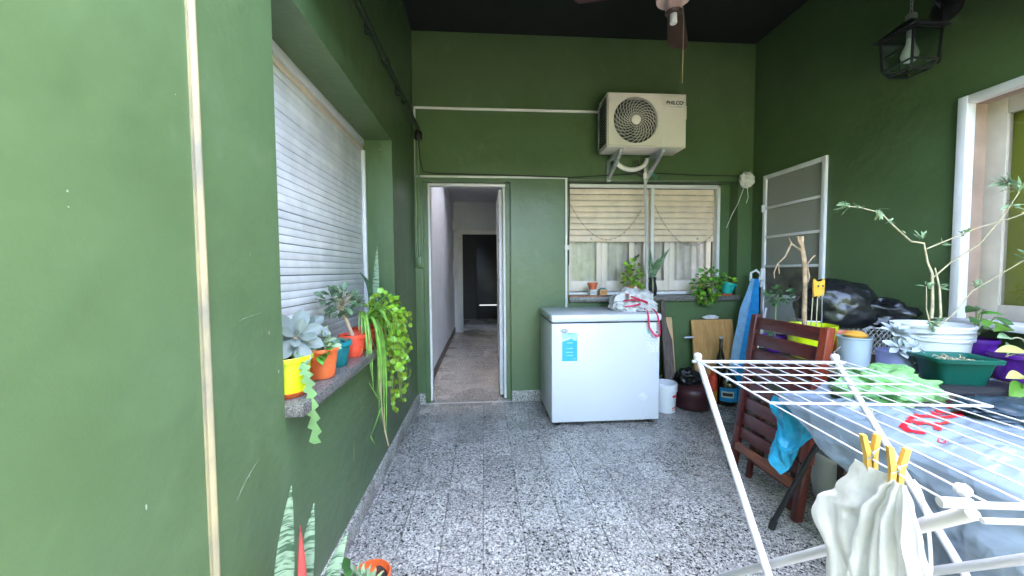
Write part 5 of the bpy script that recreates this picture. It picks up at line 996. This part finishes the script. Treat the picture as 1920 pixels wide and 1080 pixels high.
# milky container with an amber lid thing
t = thing('milky_container', 'milky translucent plastic container with a yellow lid on the plant table', 'container', (2.03, 1.95, UZ))
MB().lathe([(.062, 0), (.068, .006), (.074, .165), (.078, .168), (.078, .176), (.072, .176), (.064, .01)], (2.03, 1.93, UZ), 30).build('shell', CLEARP, t, smooth=40); MB().lathe([(.05, 0), (.055, .012), (.03, .03), (.012, .034)], (2.045, 1.94, UZ+.172), 22).build('lid', mat('amber_plastic', (.66, .32, .05), .4), t); MB().tube([(1.95, 1.93, UZ+.12), (1.90, 1.92, UZ+.09)], .003, 5).build('handle', GALV, t); MB().tube(bez((2.10, 1.95, UZ+.18), (2.12, 1.94, UZ+.25), (2.17, 1.94, UZ+.24), (2.19, 1.95, UZ+.16), 10), .0035, 5).build('handle', GALV, t)
# lilac pot with pale rosette
t = thing('lilac_pot', 'lilac painted tin with a pale grey leafy succulent on the plant table', 'potted plant', (2.135, 1.80, UZ))
MB().lathe([(.076, 0), (.080, .004), (.082, .118), (.084, .122), (.080, .124), (.076, .11), (0, .105)], (2.135, 1.80, UZ), 30).build('tin', LILAC, t); random.seed(6)
PETG = leaf_mesh('leaf', lambda t_: .24*math.sin(math.pi*min(1, t_**1.2))**.9+.015, mat('pale_mauve_leaf', (.40, .44, .45), .5, var=.08, scale=14, rnd=.12), -.05, .3, 8)
MB().tube([(2.13, 1.80, UZ+.10), (2.12, 1.79, UZ+.20)], .007, 7).build('stem', ROOT, t); rosette(t, (2.115, 1.785, UZ+.215), (.05, -.45, .85), [(7, 5, .075, .1), (6, 35, .06, .4), (4, 60, .04, .2)], PETG)
for p_, ax_ in (((2.09, 1.75, UZ+.15), (-.4, -.6, .6)), ((2.17, 1.76, UZ+.14), (.5, -.6, .5)), ((2.13, 1.73, UZ+.135), (0, -.9, .4))): rosette(t, p_, ax_, [(6, 8, .062, .3), (4, 40, .045, .1)], PETG)
# white bucket with a tall leggy plant
t = thing('bucket_shrub', 'tall leggy shrub with sparse leaves growing in a white plastic bucket', 'potted plant', (2.41, 1.86, UZ)); bc = (2.405, 1.865, UZ)
MB().lathe([(.125, 0), (.13, .005), (.147, .17), (.156, .172), (.158, .185), (.151, .188), (.158, .192), (.158, .235), (.163, .238), (.163, .25), (.154, .25), (.142, .2), (0, .19)], bc, 40).build('bucket', WBUCKET, t)
MB().tube(arc((bc[0], bc[1], UZ+.20), .165, R(150), R(372), 24, (1, 0, 0), (.0, 1, -.12)), .0035, 6).build('bucket_handle', GALV, t); MB().lathe([(.14, 0), (.07, .01), (0, .012)], (bc[0], bc[1], UZ+.19), 24).build('soil', SOIL, t)
NEED = leaf_mesh('leaf', lambda t_: .13*math.sin(math.pi*min(1, t_**.9))+.01, PALEG, .1, .2, 5); NEEDD = leaf_mesh('leaf', lambda t_: .17*math.sin(math.pi*min(1, t_**.9))+.01, mat('grey_green_leaf', (.17, .25, .12), .45, var=.1, rnd=.2), .1, .2, 5)
yb0 = 1.86
def P(x, z, dy=0): return Vector((x, yb0+dy, z))
stems = [([P(2.395, .95), P(2.40, 1.10), P(2.39, 1.27), P(2.36, 1.33), P(2.335, 1.43)], .0085), ([P(2.40, .95, -.02), P(2.412, 1.05, -.03), P(2.41, 1.20, -.02), P(2.405, 1.30, 0)], .007), ([P(2.335, 1.43), P(2.26, 1.44), P(2.16, 1.52), P(2.08, 1.59), P(1.97, 1.615), P(1.88, 1.625)], .005), ([P(2.35, 1.40), P(2.41, 1.44, -.04), P(2.50, 1.50, -.10), P(2.55, 1.54, -.2), P(2.60, 1.60, -.3)], .004), ([P(2.40, 1.25), P(2.46, 1.33, -.03), P(2.52, 1.42, -.1), P(2.56, 1.56, -.16), P(2.57, 1.66, -.2), P(2.52, 1.71, -.2)], .0045), ([P(2.405, .98, -.02), P(2.46, 1.06, -.05), P(2.52, 1.18, -.08), P(2.60, 1.34, -.22), P(2.62, 1.42, -.3)], .0038), ([P(2.39, 1.0, .0), P(2.365, 1.08), P(2.36, 1.20)], .004), ([P(2.56, 1.56, -.22), P(2.62, 1.55, -.32), P(2.66, 1.55, -.42)], .0028)]
ms = MB()
for pts, r in stems: ms.tube(pts, [r*(1-.55*i/(len(pts)-1)) for i in range(len(pts))], 7)
ms.build('stem', TWIG, t, smooth=60); random.seed(17)
def tuft(c, n, sz, d_, me=NEED):
    for k in range(n): leaf(t, me, Vector(c)+Vector((random.uniform(-.012, .012), random.uniform(-.012, .012), random.uniform(-.012, .012))), Vector(d_)+Vector((random.uniform(-.9, .9), random.uniform(-.9, .9), random.uniform(-.7, .7))), (random.uniform(-.4, .4), -.6, .8), sz*random.uniform(.6, 1.2))
tuft(P(1.89, 1.625), 16, .05, (-1, -.2, .2)); tuft(P(1.96, 1.617), 8, .03, (-.5, 0, .5)); tuft(P(2.07, 1.60), 14, .045, (-.2, -.2, -.6)); tuft(P(2.13, 1.555), 8, .035, (.3, 0, .2)); tuft(P(2.20, 1.50), 4, .03, (.5, 0, .3)); tuft(P(2.32, 1.46), 10, .04, (-.2, 0, .8)); tuft(P(2.40, 1.43, -.03), 9, .035, (.5, 0, .4), NEEDD); tuft(P(2.47, 1.48, -.07), 8, .035, (.5, 0, .4), NEEDD)
tuft(P(2.52, 1.71, -.2), 20, .06, (-.9, 0, .2)); tuft(P(2.565, 1.67, -.2), 18, .055, (.3, 0, .5)); tuft(P(2.57, 1.60, -.18), 10, .05, (.3, 0, -.2)); tuft(P(2.60, 1.34, -.22), 12, .05, (.2, 0, .6), NEEDD); tuft(P(2.62, 1.42, -.3), 12, .05, (.4, 0, .6)); tuft(P(2.53, 1.20, -.09), 8, .045, (.1, 0, .5), NEEDD); tuft(P(2.365, 1.20), 12, .04, (.2, 0, .4), NEEDD); tuft(P(2.42, 1.20, -.02), 9, .04, (.7, 0, .3), NEEDD); tuft(P(2.64, 1.55, -.36), 6, .03, (.7, 0, .1)); tuft(P(2.28, 1.02, -.1), 14, .045, (-.6, -.5, .1), NEEDD)
# dark board, green trough, purple pots with trailing leaves
tag(MB().box(2.0, 2.40, 1.445, 1.70, UZ, UZ+.018, .003, ).build('dark_tray', mat('dark_slate', (.025, .025, .028), .5)), 'thin dark board under the green planter trough', 'tray')
t = thing('planter_trough', 'dark teal plastic trough planter with dry soil on the dark board', 'planter', (2.19, 1.575, UZ+.018)); TM = Matrix.Translation((2.185, 1.60, UZ+.0185)) @ Matrix.Rotation(R(-14), 4, 'Z')
def rrect(hx, hy, r, z, n=5):
    o = []
    for (sx, sy, a0) in ((1, 1, 0), (-1, 1, 90), (-1, -1, 180), (1, -1, 270)):
        for i in range(n+1): a = R(a0+90*i/n); o.append(TM @ Vector((sx*(hx-r)+r*math.cos(a), sy*(hy-r)+r*math.sin(a), z)))
    return o
rings = [rrect(.088, .062, .025, 0), rrect(.112, .082, .03, .100), rrect(.130, .100, .035, .103), rrect(.132, .102, .035, .118), rrect(.124, .094, .035, .121), rrect(.109, .079, .03, .106), rrect(.103, .074, .025, .08)]
vs_ = sum(rings, []); n = len(rings[0]); fs = [tuple(range(n))]
for i in range(len(rings)-1):
    for k in range(n): fs.append((i*n+k, i*n+(k+1) % n, (i+1)*n+(k+1) % n, (i+1)*n+k))
MB().add(vs_, fs).build('trough', GREENT, t); so = rrect(.104, .075, .025, .083); MB().add(so+[TM @ Vector((0, 0, .10))], [(k, (k+1) % n, n) for k in range(n)]).build('soil', SOIL, t, smooth=60); random.seed(9)
for k in range(26): x, y = random.uniform(-.085, .075), random.uniform(-.055, .055); a = random.uniform(0, 6); p_ = TM @ Vector((x, y, .10)); MB().tube([p_, p_+Vector((math.cos(a)*.03, math.sin(a)*.03, .012)), p_+Vector((math.cos(a+.4)*.045, math.sin(a+.4)*.045, .006))], .0018, 4).build('dry_stalk', TWIG if k % 3 else ROOT, t)
t = thing('purple_planter', 'purple pot with long pale trailing stems and drooping leaves by the white window', 'potted plant', (2.60, 1.62, UZ)); pot(t, (2.585, 1.63, UZ), .08, .10, .135, PURPLE)
BIG = leaf_mesh('leaf', lambda t_: .27*math.sin(math.pi*min(1, t_**.7))+.01, MGREEN, .25, .25, 8); BIGP = leaf_mesh('leaf', lambda t_: .25*math.sin(math.pi*min(1, t_**.75))+.01, PALEG, .2, .25, 8); BIGY = leaf_mesh('leaf', lambda t_: .25*math.sin(math.pi*min(1, t_**.75))+.01, mat('yellowing_leaf', (.40, .38, .12), .5, var=.12, rnd=.15), .2, .25, 8)
ms = MB()
for pts in (((2.58, 1.60, .87), (2.50, 1.50, .93), (2.42, 1.48, .90), (2.36, 1.47, .86)), ((2.58, 1.60, .87), (2.50, 1.46, .90), (2.40, 1.44, .80), (2.30, 1.44, .78)), ((2.60, 1.62, .87), (2.57, 1.60, .96), (2.52, 1.60, .98), (2.47, 1.60, .96)), ((2.58, 1.60, .87), (2.54, 1.46, .91), (2.50, 1.40, .86), (2.44, 1.38, .80)), ((2.59, 1.6, .87), (2.50, 1.52, .95), (2.40, 1.50, .93), (2.33, 1.52, .90))): ms.tube(bez(*pts, 10), [.0055-.0003*i for i in range(11)], 6)
ms.build('stem', mat('cream_stem', (.52, .46, .28), .6), t, smooth=60)
for me_, p_, d_, nr, sz in ((BIGY, (2.40, 1.50, .925), (-1, .1, .15), (0, -.5, 1), .12), (BIGP, (2.36, 1.46, .93), (.9, -.5, .1), (0, -.5, 1), .19), (BIGP, (2.52, 1.46, .93), (1, -.2, -.1), (0, -.5, 1), .14), (BIG, (2.31, 1.44, .85), (-.3, -.3, -.8), (.2, -1, .2), .11), (BIG, (2.30, 1.44, .80), (-.7, -.3, -.2), (0, -.6, .8), .12), (BIG, (2.32, 1.43, .79), (.7, -.6, -.05), (0, -.4, 1), .10), (BIGY, (2.34, 1.47, .83), (-1, -.2, .05), (0, -.6, .8), .09), (BIGP, (2.47, 1.60, .97), (-1, -.3, .2), (0, -.6, .9), .09), (BIG, (2.48, 1.61, 1.01), (-.8, -.2, .1), (0, -.5, 1), .10), (BIGY, (2.43, 1.40, .82), (-.3, -.3, -1), (.1, -1, 0), .07), (BIGP, (2.45, 1.60, .95), (-.2, -.4, -.8), (.2, -1, .3), .07)): leaf(t, me_, p_, d_, nr, sz)
t = thing('purple_planter', 'second purple pot with bushy dark leaves close to the shaded wall', 'potted plant', (2.63, 1.86, UZ)); pot(t, (2.645, 1.85, UZ), .065, .082, .17, PURPLE); ms = MB(); random.seed(23)
for k in range(9):
    tip = Vector((2.645+random.uniform(-.12, .07), 1.82+random.uniform(-.12, .08), UZ+random.uniform(.24, .34))); ms.tube(bez((2.645, 1.85, UZ+.15), (2.645, 1.84, UZ+.22), tip-Vector((0, 0, .02)), tip, 6), .003, 5); leaf(t, BIG if k % 2 else OVALD, tip, (random.uniform(-1, .4), random.uniform(-1, .2), random.uniform(-.3, .3)), (0, -.5, 1), random.uniform(.07, .11))
ms.build('stem', STEMG, t, smooth=60)
t = thing('papers', 'loose blue grey papers and seed packets in front of the trough', 'papers', (2.35, 1.42, UZ)); tag(t, cat='papers')
for k, (x, y, a, z, mt) in enumerate(((2.36, 1.50, 12, .001, LBLUEC), (2.54, 1.50, -20, .001, TOTE), (2.47, 1.49, 30, .004, PAPERG))): MB().box(-.09, .09, -.045, .045, 0, .0015, 0, Matrix.Translation((x, y, UZ+z)) @ Matrix.Rotation(R(a), 4, 'Z')).build('sheet', mt, t, smooth=0)
t = thing('green_bag', 'light green crumpled plastic bag on the blue sheet below the lilac pot', 'bag', (1.74, 1.58, TZ)); crumple((1.77, 1.54, TZ+.02), (.17, .13, .085), 19, .55, 2.4, 70, 40).build('film', GREENBAG, t, smooth=60)

# ================================================================== DRYING RACK
RZ = .92; FL = Vector((.880, 1.490, RZ)); EX = Vector((.991, -.136, 0)); EY = Vector((-.147, -.989, 0)); RWD, RLN = .54, .96
def rk(a, b, z=0): return FL+EX*a+EY*b+Vector((0, 0, z))
t = thing('drying_rack', 'white folding clothes drying rack standing over the terrazzo floor', 'drying rack', tuple(rk(RWD/2, RLN/2, -RZ)))
RWH = mat('white_rack_coating', (.56, .56, .58), .3, var=.02)
for a in (.0, RWD):
    MB().tube([rk(a, -.005, .012), rk(a, .91, -RZ+.01)], .0115, 12).build('leg', RWH, t); MB().lathe([(0, -.016), (.012, -.012), (.0165, 0), (.012, .012), (0, .016)], rk(a, -.008, .02), 16).build('end_cap', RWH, t, smooth=80)
    MB().tube([rk(a+.038*(1 if a == 0 else -1), RLN+.0, -.012), rk(a+.038*(1 if a == 0 else -1), .03, -RZ+.01)], .0115, 12).build('leg', RWH, t)
MB().tube([rk(-.025, 0), rk(RWD+.03, 0)], .0065, 10).build('end_bar', RWH, t); MB().tube([rk(-.01, RLN), rk(RWD+.02, RLN)], .0055, 10).build('end_bar', RWH, t); MB().tube([rk(.02, RLN+.03, -.006), rk(RWD+.02, RLN+.03, -.006)], .0045, 10).build('end_bar', RWH, t)
MB().tube([rk(-.012, RLN, .004), rk(.03, RLN+.006, .006)], .008, 10).build('hinge_knuckle', RWH, t); MB().lathe([(.008, -.008), (.011, 0), (.008, .008)], (0, 0, 0), 16, M=Matrix.Translation(rk(.035, RLN-.012, .018)) @ Matrix.Rotation(R(90), 4, 'X')).build('hinge_knuckle', RWH, t)
for k in range(10): a = .004+(RWD-.008)*k/9; MB().tube([rk(a, 0, .003), rk(a, RLN*.5, .001-.0035*random.random()), rk(a, RLN, .003)], .0019, 6).build('wire', RWH, t)
for k in range(6): b_ = .035+.097*k; MB().tube([rk(-.016, b_, .010), rk(RWD+.012, b_, .010)], .0023 if k < 5 else .0034, 6).build('cross_wire', RWH, t)
for a in (-.016, RWD+.012): MB().tube([rk(a, 0, .009), rk(a, .035+.097*5, .009)], .0030, 6).build('wing_rail', RWH, t)

# pegs and washing
def peg(p, yaw, tilt, label):
    b = thing('clothes_peg', label, 'clothes peg', tuple(p)); M = Matrix.Translation(p) @ Matrix.Rotation(yaw, 4, 'Z') @ Matrix.Rotation(tilt, 4, 'Y')
    for s_ in (-1, 1):
        poly = [(s_*.0015, -.045), (s_*.0095, -.042), (s_*.0105, -.002), (s_*.0125, .008), (s_*.0165, .036), (s_*.0085, .036), (s_*.002, .002)]
        MB().prism(poly, -.0055, .0055, lambda a, h_, q: M @ Vector((a, q, h_))).build('jaw', PEGW, b, smooth=20)
    MB().tube([M @ Vector(q) for q in ((-.011, -.007, -.012), (0, -.0075, -.004), (.0, -.0075, .003), (.011, -.007, .010))], .0011, 5).build('spring', GALV, b); MB().tube([M @ Vector((0, -.008, .001)), M @ Vector((0, .008, .001))], .003, 8).build('coil', GALV, b)
p1 = rk(.004, .812, .014); p2 = rk(.004, .868, .014)
peg(p1, R(-12), R(-3), 'yellow wooden peg clipped on the printed white cloth'); peg(p2, R(-22), R(2), 'yellow wooden peg clipped at the tip of the pleated white cloth')
def cloth(name, label, rows, y0, z0, seed, lat, nx=90, ny=90, amp=.012, fr=9.0):
    """hanging cloth: rows of (drop, left, right) measured along the lateral direction from the peg"""
    lat = Vector(lat).normalized(); dep = Vector((-lat.y, lat.x, 0)); b = thing(name, label, 'cloth', tuple(y0))
    def fn(u, v):
        d_ = v*rows[-1][0]; l = r = 0
        for (da, la, ra), (db, lb, rb) in zip(rows, rows[1:]):
            if da <= d_ <= db+1e-9: k = (d_-da)/(db-da); k = k*k*(3-2*k); l = la+(lb-la)*k; r = ra+(rb-ra)*k; break
        s_ = l+(r-l)*u; f_ = amp*.62*min(1, d_*9+.1)*(math.sin(u*fr+seed+d_*4+1.5*noise.noise(Vector((u*3, d_*9, seed))))+.5*math.sin(u*fr*2.3+seed*2-d_*7))+.010*wr_(s_*8, d_*3, 1, 1.5, seed)*min(1, d_*8)+.0022*wr_(s_*20, d_*9, 1, 2.2, seed+3)*min(1, d_*8)
        return Vector(y0)+lat*s_+dep*f_+Vector((0, 0, -d_-.012*u*(1-u)*(1 if d_ < .1 else 0)))
    MB().grid(fn, nx, ny).build('fabric', CLOTHW, b, smooth=75, fix=False, solid=.0007); return b, fn
LAT = tuple(EY+EX*.30)
c1, f1 = cloth('white_cloth', 'white cotton cloth with faint grey print hanging from the rack', [(0, -.022, .052), (.03, -.034, .06), (.08, -.062, .07), (.125, -.098, .08), (.16, -.105, .085), (.24, -.075, .09), (.42, -.07, .10)], p1+Vector((-.006, 0, -.024)), 0, 2, LAT)
random.seed(3)
for k in range(10):
    u, v = random.uniform(.55, .8), random.uniform(.16, .42); pts = [f1(u+.05*math.cos(a)*random.uniform(.5, 1), v+.03*math.sin(a)*random.uniform(.5, 1))+Vector((-.002, -.004, 0)) for a in [k+i*.5 for i in range(6)]]
    MB().tube(pts, .0008, 4).build('grey_print', GREYP if k else REDINK, c1)
c2, f2 = cloth('white_cloth', 'plain white cloth gathered to a point and fanning out in pleats', [(0, -.008, .014), (.03, -.028, .026), (.09, -.055, .04), (.17, -.07, .062), (.28, -.085, .085), (.42, -.09, .10)], p2+Vector((-.012, -.012, -.020)), 0, 5, tuple(EY+EX*.22), amp=.012, fr=15)
ribbon(c2, bez(p2+Vector((.016, -.016, -.022)), p2+Vector((.035, -.02, -.04)), p2+Vector((.05, -.02, -.11)), p2+Vector((.052, -.022, -.19)), 12), .014, (.4, -.9, .1), CLOTHW, 'strap')
